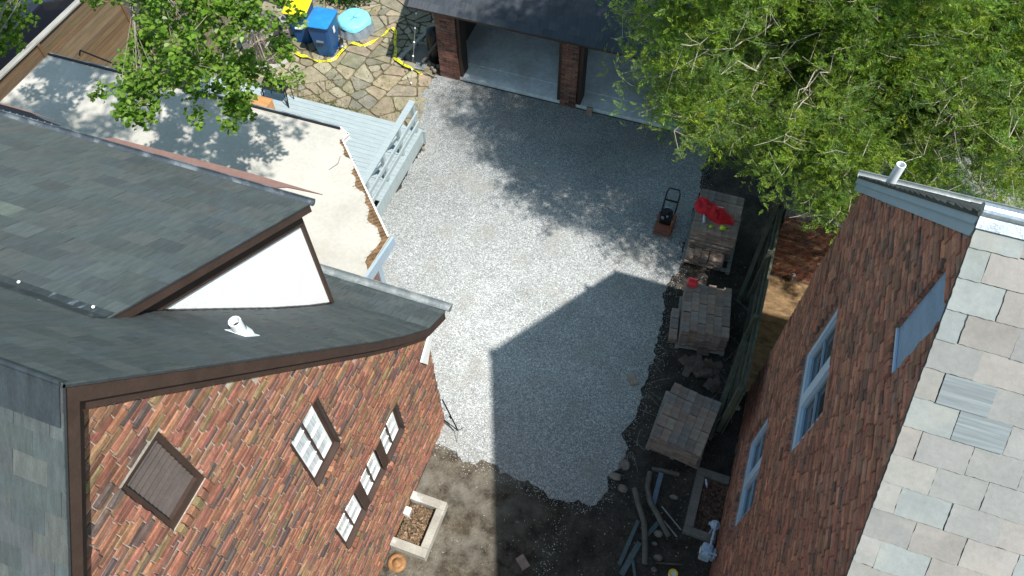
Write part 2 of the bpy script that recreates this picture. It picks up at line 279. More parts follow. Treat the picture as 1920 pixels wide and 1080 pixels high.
relief('soil', -.44, 2.03, 1.0, 4.5, 'soil', seed=9)
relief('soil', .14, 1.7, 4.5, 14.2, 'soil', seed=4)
relief('mulch', 1.78, 4.9, 7.84, 10.86, 'mulch', amp=.05, seed=5)
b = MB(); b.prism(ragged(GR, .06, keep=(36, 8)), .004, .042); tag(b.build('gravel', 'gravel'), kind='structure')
# loose stones over the gravel and spilled along its edge
def inside(x, y, P):
    c = False
    for i in range(len(P)):
        x1, y1 = P[i]; x2, y2 = P[i - 1]
        if (y1 > y) != (y2 > y) and x < (x2 - x1) * (y - y1) / (y2 - y1) + x1: c = not c
    return c
b = MB()
def stone(b, x, y, z, s, col):
    v = []
    for k in range(5):
        a = k * 2 * math.pi / 5 + random.uniform(-.4, .4); v.append((x + math.cos(a) * s * random.uniform(.6, 1.1), y + math.sin(a) * s * random.uniform(.6, 1.1), z))
    v += [(p[0] * .45 + x * .55 + random.uniform(-.2, .2) * s, p[1] * .45 + y * .55, z + s * random.uniform(.5, 1.0)) for p in v]
    b.add(v, [(5, 6, 7, 8, 9)] + [(i, (i + 1) % 5, 5 + (i + 1) % 5, 5 + i) for i in range(5)], col)
for k in range(7000):
    x, y = random.uniform(-7.3, 0), random.uniform(4.5, 14.3)
    if inside(x, y, GR):
        g = random.choice([.18, .3, .42, .5, .62, .75]); stone(b, x, y, .033, random.uniform(.006, .013), (g, g * 1.01, g))
tag(b.build('loose_gravel', 'stone_bit'), 'scattered larger crushed stones lying over the grey gravel sheet', 'gravel', kind='stuff')
b = MB()
for i in list(range(10, 36)):
    a, c = Vector(GR[i]), Vector(GR[i + 1]) if i + 1 < len(GR) else Vector(GR[0]); L = (c - a).length; d = (c - a).normalized(); p = Vector((d.y, -d.x))
    for k in range(int(L * 170)):
        q = a + d * random.uniform(0, L) + p * (abs(random.gauss(0, .13)) - .04)
        g = random.choice([.25, .4, .5, .62, .75]); stone(b, q.x, q.y, .016, random.uniform(.004, .012), (g, g, g * .98))
for k in range(500):
    x, y = random.uniform(-3.3, 1.9), random.uniform(1.5, 4.6); g = random.choice([.2, .3, .45, .6]); stone(b, x, y, .012, random.uniform(.005, .014), (g, g * .97, g * .9))
for k in range(130):
    x, y = random.gauss(-.72, .12), random.uniform(2.9, 4.2); stone(b, x, y, .012, random.uniform(.005, .012), (.62, .62, .6))
for k in range(500):
    x, y = random.uniform(.15, 1.7), random.uniform(4.2, 11); g = random.choice([.12, .2, .3]); stone(b, x, y, .015, random.uniform(.008, .022), (g, g * .93, g * .85))
tag(b.build('spilled_stones', 'stone_bit'), 'small stones spilled from the gravel edge onto dark soil', 'stones', kind='stuff')
# patio of flagstones (Voronoi cells with joints)
b = MB(); b.add([(-16.3, 9, .010), (-6.9, 9, .010), (-6.9, 11.9, .010), (-7.45, 13.6, .010), (-7.35, 14.6, .010), (-7.35, 22, .010), (-16.3, 22, .010)], [(0, 1, 2, 3, 4, 5, 6)]); tag(b.build('patio_bed', 'patio_soil'), kind='structure')
PREG = [(-13.4, 9.4), (-6.95, 9.4), (-6.95, 11.9), (-7.55, 14.5), (-7.6, 21), (-13.4, 21)]
b = MB(); fpal = [(.27, .225, .145), (.30, .25, .17), (.24, .205, .135), (.29, .235, .17), (.26, .235, .17), (.22, .20, .14), (.32, .275, .19), (.21, .195, .155)]
def area(P): return abs(sum(P[i][0] * P[(i + 1) % len(P)][1] - P[(i + 1) % len(P)][0] * P[i][1] for i in range(len(P)))) / 2
def half(mx, my, dx, dy, sgn):   # big quad on one side of the line through m along d
    nx, ny = -dy * sgn, dx * sgn; B_ = 30; return [(mx - dx * B_, my - dy * B_), (mx + dx * B_, my + dy * B_), (mx + dx * B_ + nx * B_, my + dy * B_ + ny * B_), (mx - dx * B_ + nx * B_, my - dy * B_ + ny * B_)]
def split(P, out):
    A = area(P)
    if A < random.choice([.07, .14, .22, .34, .50]) or A < .045: out.append(P); return
    cx, cy = sum(p[0] for p in P) / len(P), sum(p[1] for p in P) / len(P); sxx = sum((p[0] - cx) ** 2 for p in P); syy = sum((p[1] - cy) ** 2 for p in P); sxy = sum((p[0] - cx) * (p[1] - cy) for p in P)
    a = .5 * math.atan2(2 * sxy, sxx - syy) + math.pi / 2 + random.gauss(0, .33); dx, dy = math.cos(a), math.sin(a); r = math.sqrt(A) * .16; mx, my = cx + random.uniform(-r, r), cy + random.uniform(-r, r)
    for sg in (1, -1):
        q = clip(P, half(mx, my, dx, dy, sg))
        if len(q) >= 3 and area(q) > .01: split(q, out)
cells = []; split(PREG, cells)
for P in cells:
    Q = P; cx, cy = sum(p[0] for p in P) / len(P), sum(p[1] for p in P) / len(P); inn = random.uniform(.012, .024)
    for i in range(len(P)):
        a, c = P[i], P[(i + 1) % len(P)]; L = math.hypot(c[0] - a[0], c[1] - a[1])
        if L < 1e-4: continue
        dx, dy = (c[0] - a[0]) / L, (c[1] - a[1]) / L; nx, ny = -dy, dx
        if (cx - a[0]) * nx + (cy - a[1]) * ny < 0: nx, ny = -nx, -ny
        Q = clip(Q, half(a[0] + nx * inn, a[1] + ny * inn, dx, dy, 1 if (-dy * nx + dx * ny) > 0 else -1))
        if len(Q) < 3: break
    if len(Q) < 3 or area(Q) < .006: continue
    out = []
    for i in range(len(Q)):
        a, c = Q[i], Q[(i + 1) % len(Q)]; L = math.hypot(c[0] - a[0], c[1] - a[1]); cut = min(.25, .05 / max(L, .01))
        out.append((a[0] + (c[0] - a[0]) * cut, a[1] + (c[1] - a[1]) * cut))
        for t in (.3, .5, .7):
            if L > .16: out.append((a[0] + (c[0] - a[0]) * t + random.uniform(-.012, .012), a[1] + (c[1] - a[1]) * t + random.uniform(-.012, .012)))
        out.append((c[0] + (a[0] - c[0]) * cut, c[1] + (a[1] - c[1]) * cut))
    b.prism(out, .012, .04 + random.uniform(0, .012), pick(fpal, .15))
tag(b.build('flagstone_patio', 'flag'), kind='structure')
b = MB(); b.add([(3.8, 13.5, .012), (30, 13.5, .012), (30, 40, .012), (3.8, 40, .012)], [(0, 1, 2, 3)]); tag(b.build('road', 'road'), kind='structure')
# grass tufts in patio joints and along the deck
b = []; c_ = []
for k in range(5200):
    z = random.random()
    if z < .45: x, y = random.gauss(-9.7, .55), random.gauss(12.15, .18)
    elif z < .6: x, y = random.uniform(-13.3, -7.2), random.uniform(12, 14)
    elif z < .8: x, y = random.gauss(-11.6, .8), random.gauss(16.6, .5)
    else: x, y = random.uniform(-16, -13.2), random.uniform(9, 15)
    h = random.uniform(.03, .09); a = random.uniform(0, 6.28); w = .008; dx, dy = math.cos(a), math.sin(a)
    b.append([(x - dy * w, y + dx * w, .03), (x + dy * w, y - dx * w, .03), (x + dx * h * .6 + dy * w * .3, y + dy * h * .6 - dx * w * .3, .03 + h), (x + dx * h * .6 - dy * w * .3, y + dy * h * .6 + dx * w * .3, .03 + h)])
    c_.append(random.choice([(.07, .13, .02), (.10, .17, .03), (.14, .18, .05), (.20, .19, .08)]))
tag(quads_np('grass', np.array(b), np.array(c_), 'leaf'), 'short green grass and weeds between the patio flagstones', 'grass', kind='stuff')
# ---------------------------------------------------------------- brick walls
def brick_wall(parent, X, sg, y0, y1, z0, zt, opens, pal, mbrick, mmort, prot=.014, jit=.008, sillpal=None, name='wall'):
    course, BL, J = .077, .205, .012; B = MB(); zmax = max(zt(y) for y in np.linspace(y0, y1, 60))
    ext = [(o[0], o[1], o[2] - .145, o[3]) for o in opens]
    def put(ya, yb, za, zb, pr_):
        if yb - ya < .02: return
        f = X + sg * (pr_ + random.uniform(-jit, jit)); e = .007; r = lambda: random.uniform(-.004, .004)
        o_ = [(X - sg * .01, ya, za), (X - sg * .01, yb, za), (X - sg * .01, yb, zb), (X - sg * .01, ya, zb)]
        m_ = [(f - sg * e, ya + r(), za + r()), (f - sg * e, yb + r(), za + r()), (f - sg * e, yb + r(), zb + r()), (f - sg * e, ya + r(), zb + r())]
        i_ = [(f + sg * r(), ya + e, za + e), (f + sg * r(), yb - e, za + e), (f + sg * r(), yb - e, zb - e), (f + sg * r(), ya + e, zb - e)]
        fs = [(8, 9, 10, 11)] + [(i, (i + 1) % 4, 4 + (i + 1) % 4, 4 + i) for i in range(4)] + [(4 + i, 4 + (i + 1) % 4, 8 + (i + 1) % 4, 8 + i) for i in range(4)]
        if sg < 0: fs = [q[::-1] for q in fs]
        B.add(o_ + m_ + i_, fs, pick(pal, .22))
    k = 0; z = z0
    while z < zmax:
        zc = z + course / 2; y = y0 - (BL + J) * (k % 2) * .5 - random.uniform(0, .02); segs = []
        while y < y1:
            L = BL * random.choice([1, 1, 1.05, 1.1, 1.1, .95, .5]) ; segs.append((y, y + L)); y += L + J
        for ya, yb in segs:
            iv = [(max(ya, y0), min(yb, y1))]
            for o in ext:
                if o[2] < z + course - .02 and o[3] > z + .02:
                    nv = []
                    for p, q in iv:
                        if q <= o[0] or p >= o[1]: nv.append((p, q))
                        else:
                            if p < o[0]: nv.append((p, o[0]))
                            if q > o[1]: nv.append((o[1], q))
                    iv = nv
            for p, q in iv:
                if q - p > .02 and min(zt(p), zt(q)) > z + course * .6: put(p, q, z + J / 2, z + course - J / 2, prot)
        z += course; k += 1
    pal2 = sillpal or pal; pal_, = (pal,)
    for o in opens:
        n = max(1, round((o[1] - o[0]) / .085)); w = (o[1] - o[0]) / n
        for i in range(n):
            old = pal[:]; put(o[0] + i * w + .005, o[0] + (i + 1) * w - .005, o[2] - .138, o[2] - .004, prot + .032)
    br = B.build('brick_facing' if name != 'brick_garden_wall' else 'bricks', mbrick, parent)
    M2 = MB(); ys = sorted({y0, y1, *[v for o in opens for v in o[:2]], *np.linspace(y0, y1, 13)}); TH = .30
    for a, c in zip(ys[:-1], ys[1:]):
        if c - a < 1e-4: continue
        hs = sorted([(o[2], o[3]) for o in opens if o[0] <= a + 1e-4 and o[1] >= c - 1e-4]); lo = z0
        for h0, h1 in hs + [(None, None)]:
            if h0 is None: M2.add([(X, a, lo), (X, c, lo), (X, c, zt(c)), (X, a, zt(a))], [(0, 1, 2, 3) if sg > 0 else (3, 2, 1, 0)])
            else: M2.add([(X, a, lo), (X, c, lo), (X, c, h0), (X, a, h0)], [(0, 1, 2, 3) if sg > 0 else (3, 2, 1, 0)]); lo = h1
    for o in opens:   # reveals
        a, c, h0, h1 = o; Xi = X - sg * .16
        M2.add([(X, a, h0), (X, c, h0), (X, c, h1), (X, a, h1), (Xi, a, h0), (Xi, c, h0), (Xi, c, h1), (Xi, a, h1)], [(0, 1, 5, 4), (1, 2, 6, 5), (2, 3, 7, 6), (3, 0, 4, 7)])
    for yy in (y0, y1): M2.add([(X, yy, z0), (X - sg * TH, yy, z0), (X - sg * TH, yy, zt(yy)), (X, yy, zt(yy))], [(0, 1, 2, 3)])
    w = M2.build('wall', mmort, parent)
    br.parent = w; br.matrix_parent_inverse = w.matrix_world.inverted() if parent is None else Matrix()
    return w
def reparent(o, p):
    o.parent = p; o.matrix_parent_inverse = Matrix()
def slates(name, org, U, V, Nn, regs, sw, sh, pal, m, parent, th=.009, jit=.004, odd=None, odds=.04, thick=.02, rag=0, par=None):
    """slate courses: U along eave, V down slope; regs = convex (u,v) regions"""
    org, U, V, Nn = map(Vector, (org, U, V, Nn)); B = MB()
    for reg in regs:
        us = [p[0] for p in reg]; vs = [p[1] for p in reg]; u0, u1, v0, v1 = min(us), max(us), min(vs), max(vs)
        j0 = math.floor(v0 / sh) - 1
        for j in range(j0, math.ceil(v1 / sh) + 1):
            i0 = math.floor(u0 / sw) - 1; off = (j % 2) * .5 * sw + (.04 * math.sin(j * 7.3) if par is None else par)
            for i in range(i0, math.ceil(u1 / sw) + 2):
                a = i * sw + off; rs = random.Random(i * 1009 + j * 9176 + 5); ju = rs.uniform(-jit, jit); jv = rs.uniform(-jit, jit)
                rect = [(a + .002 + ju, j * sh), (a + sw - .002 + ju, j * sh), (a + sw - .002 + ju, (j + 1) * sh + jv), (a + .002 + ju, (j + 1) * sh + jv + rs.uniform(-jit, jit))]
                pl = clip(rect, reg)
                if len(pl) < 3: continue
                if rag:
                    q2 = []
                    for k in range(len(pl)):
                        p, q = pl[k], pl[(k + 1) % len(pl)]; q2.append(p); L = math.hypot(q[0] - p[0], q[1] - p[1]); nn = int(L / .03)
                        for z_ in range(1, nn): f = z_ / nn; q2.append((p[0] + (q[0] - p[0]) * f + rs.uniform(-rag, rag) * .8, p[1] + (q[1] - p[1]) * f + rs.uniform(-rag, rag) * .8))
                    pl = q2
                t0, t1 = .002, th + rs.uniform(-.2, .35) * th
                tv = lambda q: org + U * q[0] + V * q[1] + Nn * (t0 + (t1 - t0) * (q[1] - j * sh) / sh)
                top = [tv(q) for q in pl]; bot = [org + U * q[0] + V * q[1] - Nn * .001 for q in pl]; n = len(pl)
                col = odd[rs.randrange(len(odd))] if odd and rs.random() < odds else scl(pal[rs.randrange(len(pal))], rs.uniform(.88, 1.13))
                B.add(top + bot, [tuple(range(n))] + [(i2, n + i2, n + (i2 + 1) % n, (i2 + 1) % n) for i2 in range(n)], col)
        B.add([org + U * q[0] + V * q[1] - Nn * .001 for q in reg] + [org + U * q[0] + V * q[1] - Nn * thick for q in reg],
              [tuple(range(len(reg))), tuple(range(len(reg), 2 * len(reg)))[::-1]] + [(i, len(reg) + i, len(reg) + (i + 1) % len(reg), (i + 1) % len(reg)) for i in range(len(reg))], (.04, .045, .05))
    return B.build(name, m, parent)
# ================================================================ LEFT HOUSE
LH = thing('brick_house', 'brick house with dark slate roof, brown trim and white membrane flat roof, on the left', 'house', (-8, 2.5, 0))
RX = -3.24; RY, RZ, SL = 1.0, 9.90, 1.484
prof = [(1.0, 9.90), (3.8, 5.745), (4.4, 4.90), (5.05, 4.05), (5.62, 3.66)]
SN = 1.37
def zr(y):
    if y < RY: return RZ - SN * (RY - y)
    for (a, za), (c, zc) in zip(prof[:-1], prof[1:]):
        if y <= c: return za + (zc - za) * (y - a) / (c - a)
    return prof[-1][1]
XL = -3.44
brL_ = [(.33, .125, .075), (.36, .15, .085), (.29, .11, .08), (.37, .17, .09), (.27, .145, .085), (.31, .14, .09), (.30, .13, .075), (.26, .19, .085), (.30, .17, .09), (.11, .075, .07), (.085, .065, .065), (.16, .085, .075), (.34, .13, .09), (.22, .10, .07), (.40, .19, .11)]
brL = [tuple(min(1, (sum(c) / 3 * .18 + v * .82) * (.86 if c[0] > .2 else 1.1) * k) for v, k in zip(c, (1.0, .91, .82))) for c in brL_]
opL = [(.78, 1.28, 7.36, 8.43), (2.14, 2.80, 4.67, 6.08), (1.99, 4.08, 2.27, 3.32)]
wl = brick_wall(LH, XL, 1, -4.0, 5.25, 0, lambda y: zr(y) - .26, opL, brL, 'brickL', 'mortarL', prot=.018, jit=.012)
for o in [o for o in bpy.data.objects if o.parent is wl]: pass
slp = [scl(c, 1.22) for c in [(.056, .067, .068), (.063, .074, .074), (.060, .070, .068), (.053, .062, .065), (.066, .071, .069), (.062, .067, .066), (.057, .068, .072)]]
slo = [(.17, .21, .19), (.14, .17, .17), (.11, .12, .09)]
XE = -16.0
def roof_strip(a, c, regs_x, name):
    """slates between profile points a, c (y,z) for x ranges"""
    d = Vector((0, c[0] - a[0], c[1] - a[1])); L = d.length; V = d.normalized(); Nn = Vector((1, 0, 0)).cross(V); Nn = Nn if Nn.z > 0 else -Nn
    return L, V, Nn
parts = []
L1, V1, N1 = roof_strip(prof[0], prof[1], None, '')
vj = 1.09 / math.cos(math.atan(SL))     # slope distance to the dormer joint
mr = slates('roof_slope', (0, RY, RZ), (1, 0, 0), V1, N1, [[(-4.46, 0), (RX, 0), (RX, L1), (-4.46, L1)], [(XE, 0), (-4.46, 0), (-4.46, vj + .02), (XE, vj + .02)], [(-4.72, vj), (-4.46, vj), (-4.46, L1), (-4.72, L1)]], .26, .19, slp, 'slateL', LH, th=.011, odd=slo, odds=.012)
for a, c in zip(prof[1:-1], prof[2:]):
    L, V, Nn = roof_strip(a, c, None, ''); o = slates('roof_slope', (0, a[0], a[1]), (1, 0, 0), V, Nn, [[(-4.72, 0), (RX, 0), (RX, L), (-4.72, L)]] + ([[(-9, 0), (-4.72, 0), (-4.72, L), (-9, L)]] if a[0] > 4.3 else []), .26, .19, slp, 'slateL', LH, th=.007, odd=slo, odds=.02)
Ln = 5.5; Vn = Vector((0, -1, -SN)).normalized(); Nn_ = Vector((0, -SN, 1)).normalized()
slates('roof_slope', (0, RY, RZ), (1, 0, 0), Vn, Nn_, [[(XE, 0), (RX, 0), (RX, 7), (XE, 7)]], .27, .20, [(.070, .083, .084), (.080, .090, .090), (.078, .082, .085), (.068, .080, .078), (.088, .093, .088)], 'slateL', LH, th=.008, odd=[(.20, .30, .25), (.17, .22, .20)], odds=.05)
# ridge cap in lead, bent over the ridge
b = MB(); Vf = V1
for sgn, V, Nn in ((1, V1, N1), (-1, Vn, Nn_)):
    w = .035 if sgn > 0 else .30
    o = Vector((0, RY, RZ)); pa = [o + Nn * .02 + Vector((x, 0, 0)) + V * v for x, v in ((XE, 0), (RX - .01, 0), (RX - .01, w), (XE, w))]
    pb = [p - Nn * .006 for p in pa]; b.add(pa + pb, [(0, 1, 2, 3), (7, 6, 5, 4)] + [(i, 4 + i, 4 + (i + 1) % 4, (i + 1) % 4) for i in range(4)])
b.tube([(XE, RY, RZ + .018), (RX - .01, RY, RZ + .018)], .016, 8)
b.build('ridge_cap', 'lead', LH)
# rake boards
def board_under(name, X0, X1, pts, top, drop, m, parent):
    b = MB(); n = len(pts)
    for (y0, z0), (y1, z1) in zip(pts[:-1], pts[1:]):
        b.prismX([(y0, z0 - top - drop), (y1, z1 - top - drop), (y1, z1 - top), (y0, z0 - top)], X0, X1)
    return b.build(name, m, parent)
far = prof; near = [(RY - 5, RZ - 5 * SN), (RY, RZ)]
for pts in (far, near):
    board_under('rake_board', RX - .045, RX - .02, pts, .035, .21, 'brown', LH)
    board_under('frieze_board', XL + .065, XL + .08, pts, .05, .39 if pts is far else .43, 'brown', LH)
    board_under('soffit', XL, RX - .046, pts, .16, .03, 'brown', LH)
# gutter at main eave
def gutter(name, x0, x1, y, z, r, m, parent, axis='x'):
    b = MB(); n = 10; sec = [(math.cos(math.pi + math.pi * k / n) * r, math.sin(math.pi + math.pi * k / n) * r) for k in range(n + 1)]; sec2 = [(p[0] * .92, p[1] * .92) for p in sec[::-1]]
    S = sec + sec2; S = [(y + p[0], z + p[1]) for p in S]; k = len(S); b.add([(x0, *p) for p in S] + [(x1, *p) for p in S], [(i, (i + 1) % k, k + (i + 1) % k, k + i) for i in range(k)])
    b.add([(x1, *p) for p in sec and [(y + q[0], z + q[1]) for q in sec]], [tuple(range(n + 1))]); b.tube([(x0, y + r, z + .003), (x1, y + r, z + .003)], .008, 6); return b.build(name, m, parent)
gutter('gutter', -9, RX + .06, 5.70, 3.68, .075, 'gutter', LH)
# dormer (shed)
DX = -4.46; D0 = (2.03, RZ - SL * (2.03 - RY)); D1 = (4.86, D0[1] - .60 * (4.86 - 2.03))
d = Vector((0, D1[0] - D0[0], D1[1] - D0[1])); Ld = d.length; Vd = d.normalized(); Nd = Vector((0, -Vd.z, Vd.y))
dr = slates('dormer_roof', (0, D0[0], D0[1] + .02), (1, 0, 0), Vd, Nd, [[(XE, 0), (DX, 0), (DX, Ld), (XE, Ld)]], .33, .25, slp, 'slateL', LH, th=.008, odd=[(.20, .24, .23), (.15, .18, .18), (.12, .14, .12)], odds=.022)
b = MB()
for V, w, Nn in ((Vd, .09, Nd), (V1, .17, N1)):
    o = Vector((0, D0[0], D0[1] + .03)); s_ = 1 if V is Vd else -1; pa = [o + Vector((x, 0, 0)) + V * v * s_ for x, v in ((XE, 0), (DX - .02, 0), (DX - .02, w), (XE, w))]; pb = [p - Nn * .012 for p in pa]
    b.add(pa + pb, [(0, 1, 2, 3), (7, 6, 5, 4)] + [(i, 4 + i, 4 + (i + 1) % 4, (i + 1) % 4) for i in range(4)])
jc = b.build('roof_joint_flashing', 'lead', LH)
for x in (-4.66, -5.45): 
    b = MB(); b.lathe((x, D0[0] + .05, D0[1] + .022), [(0, .008), (.013, .007), (.016, .0)], 10); b.build('flashing_fixing', 'white', LH)
gutter('gutter', XE, DX + .02, D1[0] + .04, D1[1] + .01, .048, 'gutter_dark', LH)
CX = -4.70
yc0 = 2.30; zc = lambda y: RZ - SL * (y - RY); zd = lambda y: D0[1] - .60 * (y - D0[0])
cheek = MB(); ys = [2.2, 3.0, 3.8, 4.2, 4.5, 4.80]
for a, c in zip(ys[:-1], ys[1:]): cheek.prismX([(a, zr(a) - .02), (c, zr(c) - .02), (c, zd(c) - .03), (a, zd(a) - .03)], CX - .12, CX)
cheek.build('dormer_cheek', 'stucco', LH)
pts = [(2.06, zd(2.06) + .02), (4.86, zd(4.86) + .02)]
board_under('dormer_rake_board', DX - .04, DX - .015, pts, .035, .12, 'brown', LH)
board_under('dormer_rake_board', CX + .003, CX + .05, [(2.2, zd(2.2)), (4.82, zd(4.82))], .05, .40, 'brown', LH)
board_under('dormer_soffit', CX, DX - .041, [(2.2, zd(2.2)), (4.86, zd(4.86))], .12, .02, 'brown', LH)
b = MB(); b.box(CX - .06, CX + .035, 4.80, 4.86, zr(4.83) - .05, zd(4.83) - .12); b.build('corner_board', 'brown', LH)
b = MB(); b.box(XE, CX - .06, 4.72, 4.80, 4.3, zd(4.8) - .04); b.build('dormer_wall', 'stucco', LH)
b = MB(); b.prismX([(2.25, zr(2.25) + .004), (4.8, zr(4.8) + .012), (4.8, zr(4.8) + .03), (2.25, zr(2.25) + .03)], CX + .003, CX + .04); b.v = []; b.f = []; b.c = []
for i in range(24):
    y = 2.3 + i * .104; b.obox((CX + .03, y + .05, zr(y + .05) + .012), (.025, 0, 0), (0, .054, (zr(y + .104) - zr(y)) / 2), (0, .0, .012))
b.build('step_flashing', 'dark', LH)
# faded brown metal flashing lying beyond the dormer gutter
zg = D1[1] - .05
b = MB(); b.prism([(-7.75, 4.95), (-7.5, 5.05), (-5.5, 5.10), (-4.42, 5.085), (-4.9, 5.045), (-5.1, 4.96)], zg, zg + .015); b.build('eave_flashing', 'brown_flash', LH)
b = MB(); b.prism([(-12, 4.95), (-8.32, 4.97), (-8.36, 5.02), (-8.62, 5.04), (-8.9, 5.09), (-12, 5.09)], zg - .02, zg - .005); b.build('open_gutter_section', 'black_plastic', LH)
b = MB()
for k in range(14): x = -8.38 - k * .115; b.prism([(x, 4.955), (x - .08, 4.955), (x - .095, 5.01)], zg - .001, zg + .01)
b.build('metal_cleats', 'gutter', LH)
b = MB(); b.prism([(-12, 5.085), (-8.9, 5.085), (-8.3, 5.06), (-8.9, 5.10), (-12, 5.12)], zg - .002, zg + .006); b.build('gutter_lip', 'brown_flash', LH)
# vent pipe
def vent_pipe(o, r, h, m, parent, flash=True, ax=(0, 0, 1), fn=(0, .6, 1)):
    b = MB(); b.lathe(o, [(r, -.1), (r, h), (r * .8, h), (r * .8, -.05)], 20, axis=ax); p = b.build('vent_pipe', m, parent, smooth=False)
    if flash:
        b = MB(); Nf = Vector(fn).normalized(); Uf = Vector((1, 0, 0)); Vf2 = Nf.cross(Uf); b.obox(Vector(o) + Nf * .012 - Vf2 * .0, Uf * r * 1.9, Vf2 * r * 2.1, Nf * .004); b.lathe(o, [(r * 1.7, -.05), (r * 1.15, .08)], 16, axis=ax)
        f = b.build('pipe_flashing', m, p); f.matrix_parent_inverse = Matrix()
    b = MB(); b.lathe(o, [(0, h - .10), (r * .79, h - .10)], 16, axis=ax); f = b.build('pipe_bore', 'dark', p); f.matrix_parent_inverse = Matrix()
    return p
vent_pipe((-3.86, 2.66, zr(2.66)), .062, .24, 'pvc', LH, fn=(0, SL, 1))
# white return board at the eave corner
b = MB(); b.prismX([(4.86, 3.20), (5.02, 2.84), (5.30, 3.26), (5.30, 3.48)], XL + .03, XL + .06); b.build('eave_return_board', 'white', LH)
# louvre vent
lv = MB(); y0, y1, z0, z1 = .78, 1.28, 7.36, 8.43
for a, c, d_, e in ((y0, y0 + .05, z0, z1), (y1 - .05, y1, z0, z1), (y0 + .05, y1 - .05, z0, z0 + .12), (y0 + .05, y1 - .05, z1 - .05, z1)): lv.box(XL - .09, XL - .01, a, c, d_, e)
fr = lv.build('louvre_vent', 'brown', LH)
lv = MB()
for k in range(10):
    z = z0 + .17 + k * .088; lv.obox((XL - .075, (y0 + y1) / 2, z), (.032, 0, -.034), (0, .2, 0), (.004, 0, .004))
o = lv.build('louvre_blades', 'louvre', fr); o.matrix_parent_inverse = Matrix()
lv = MB(); lv.box(XL - .15, XL - .12, y0, y1, z0, z1); o = lv.build('louvre_backing', 'dark', fr); o.matrix_parent_inverse = Matrix()
# windows: one recessed casement with 2 x n panes
def casement(y0, y1, z0, z1, rows, parent, rec=.095, fw=.0):
    b = MB(); X = XL - rec; F = XL - .006
    py0, py1, pz0, pz1 = y0 + .095, y1 - .075, z0 + .06, z1 - .05
    b.box(X - .02, F, y0, y0 + .035, z0, z1); b.box(X - .02, F, y1 - .03, y1, z0, z1); b.box(X - .02, F + .012, y0 + .035, y1 - .03, z0, z0 + .03); b.box(X - .02, F, y0 + .035, y1 - .03, z1 - .03, z1)
    b.box(X - .02, X + .022, y0 + .035, py0, z0 + .03, z1 - .03); b.box(X - .02, X + .022, py1, y1 - .03, z0 + .03, z1 - .03); b.box(X - .02, X + .022, py0, py1, z0 + .03, pz0); b.box(X - .02, X + .022, py0, py1, pz1, z1 - .03)
    w = b.build('window', 'brown', parent); b = MB(); s = .022
    b.box(X - .012, X + .012, py0, py0 + s, pz0, pz1); b.box(X - .012, X + .012, py1 - s, py1, pz0, pz1)
    b.box(X - .012, X + .012, py0 + s, py1 - s, pz0, pz0 + s); b.box(X - .012, X + .012, py0 + s, py1 - s, pz1 - s, pz1)
    for r in range(1, rows): z = pz0 + (pz1 - pz0) * r / rows; b.box(X - .010, X + .008, py0 + s, py1 - s, z - .008, z + .008)
    o = b.build('sash', 'white', w); o.matrix_parent_inverse = Matrix()
    b = MB(); ym = (py0 + py1) / 2; b.box(X - .015, X + .022, ym - .014, ym + .014, pz0, pz1)
    o = b.build('mullion', 'brown', w); o.matrix_parent_inverse = Matrix()
    b = MB(); b.box(X - .03, X - .014, py0, py1, pz0, pz1); o = b.build('pane', 'pane_bright', w); o.matrix_parent_inverse = Matrix()
    return w
casement(2.14, 2.80, 4.67, 6.08, 4, LH)
for a in (2.03, 2.72, 3.41): casement(a - (.04 if a < 2.1 else 0), a + .67, 2.27, 3.32, 3, LH)
for a in (2.56 + .06, 3.25 + .06):
    b = MB(); b.box(XL - .02, XL + .0 - .004, a, a + .16, 2.27, 3.32); b.build('window_post', 'brown', LH)
# extension under flat roof
FZ = 2.70
fp = [(-14.45, 9.5), (-7.25, 9.55), (-7.0, 9.42), (-7.05, 9.25), (-5.13, 7.30), (-5.20, 6.15), (-5.6, 5.0), (-14.6, 4.6), (-14.45, 7.0)]
b = MB(); b.prism(fp, FZ - .03, FZ); b.build('flat_roof', 'membrane', LH)
b = MB()
def edge(b, a, c, h0, h1, off, w): 
    a, c = Vector((*a, 0)), Vector((*c, 0)); d = (c - a).normalized(); p = Vector((d.y, -d.x, 0)); b.obox((a + c) / 2 + p * (off + w / 2) + Vector((0, 0, (h0 + h1) / 2)), (c - a) / 2, p * w / 2, (0, 0, (h1 - h0) / 2))
edge(b, (-7.25, 9.55), (-14.45, 9.5), FZ - .12, FZ + .03, -.09, .05); b.build('edge_gutter', 'dark', LH)
b = MB(); edge(b, (-7.3, 9.55), (-13.5, 9.51), FZ - .02, FZ + .012, -.03, .035); b.build('edge_strip', 'gutter', LH)
b = MB(); edge(b, (-5.13, 7.30), (-7.05, 9.25), FZ - .15, FZ + .02, -.045, .03); edge(b, (-7.0, 9.42), (-7.25, 9.55), FZ - .12, FZ + .02, -.045, .03); edge(b, (-7.05, 9.25), (-7.0, 9.42), FZ - .12, FZ + .02, -.045, .03)
b.build('roof_trim', 'white', LH)
b = MB(); edge(b, (-5.20, 6.15), (-5.10, 7.32), FZ - .24, FZ + .015, 0, .05); edge(b, (-5.5, 5.2), (-5.20, 6.15), FZ - .24, FZ + .015, 0, .05); b.build('fascia', 'blue_trim', LH)
b = MB()
for k in range(14): y = 5.2 + k * .13; b.box(-5.42, -5.40, y + .004, y + .126, .05, FZ - .1)
b.build('boarded_wall', 'brown_flash', LH)
b = MB(); b.box(-5.44, -5.37, 7.02, 7.16, 0, FZ - .1); b.build('corner_post', 'blue_trim', LH)
b = MB(); b.prism([(-14.2, 4.7), (-14.2, 9.3), (-7.2, 9.3), (-5.43, 7.1), (-5.43, 5.1)], 0.0, FZ - .035); b.build('extension_wall', 'blue_trim', LH)
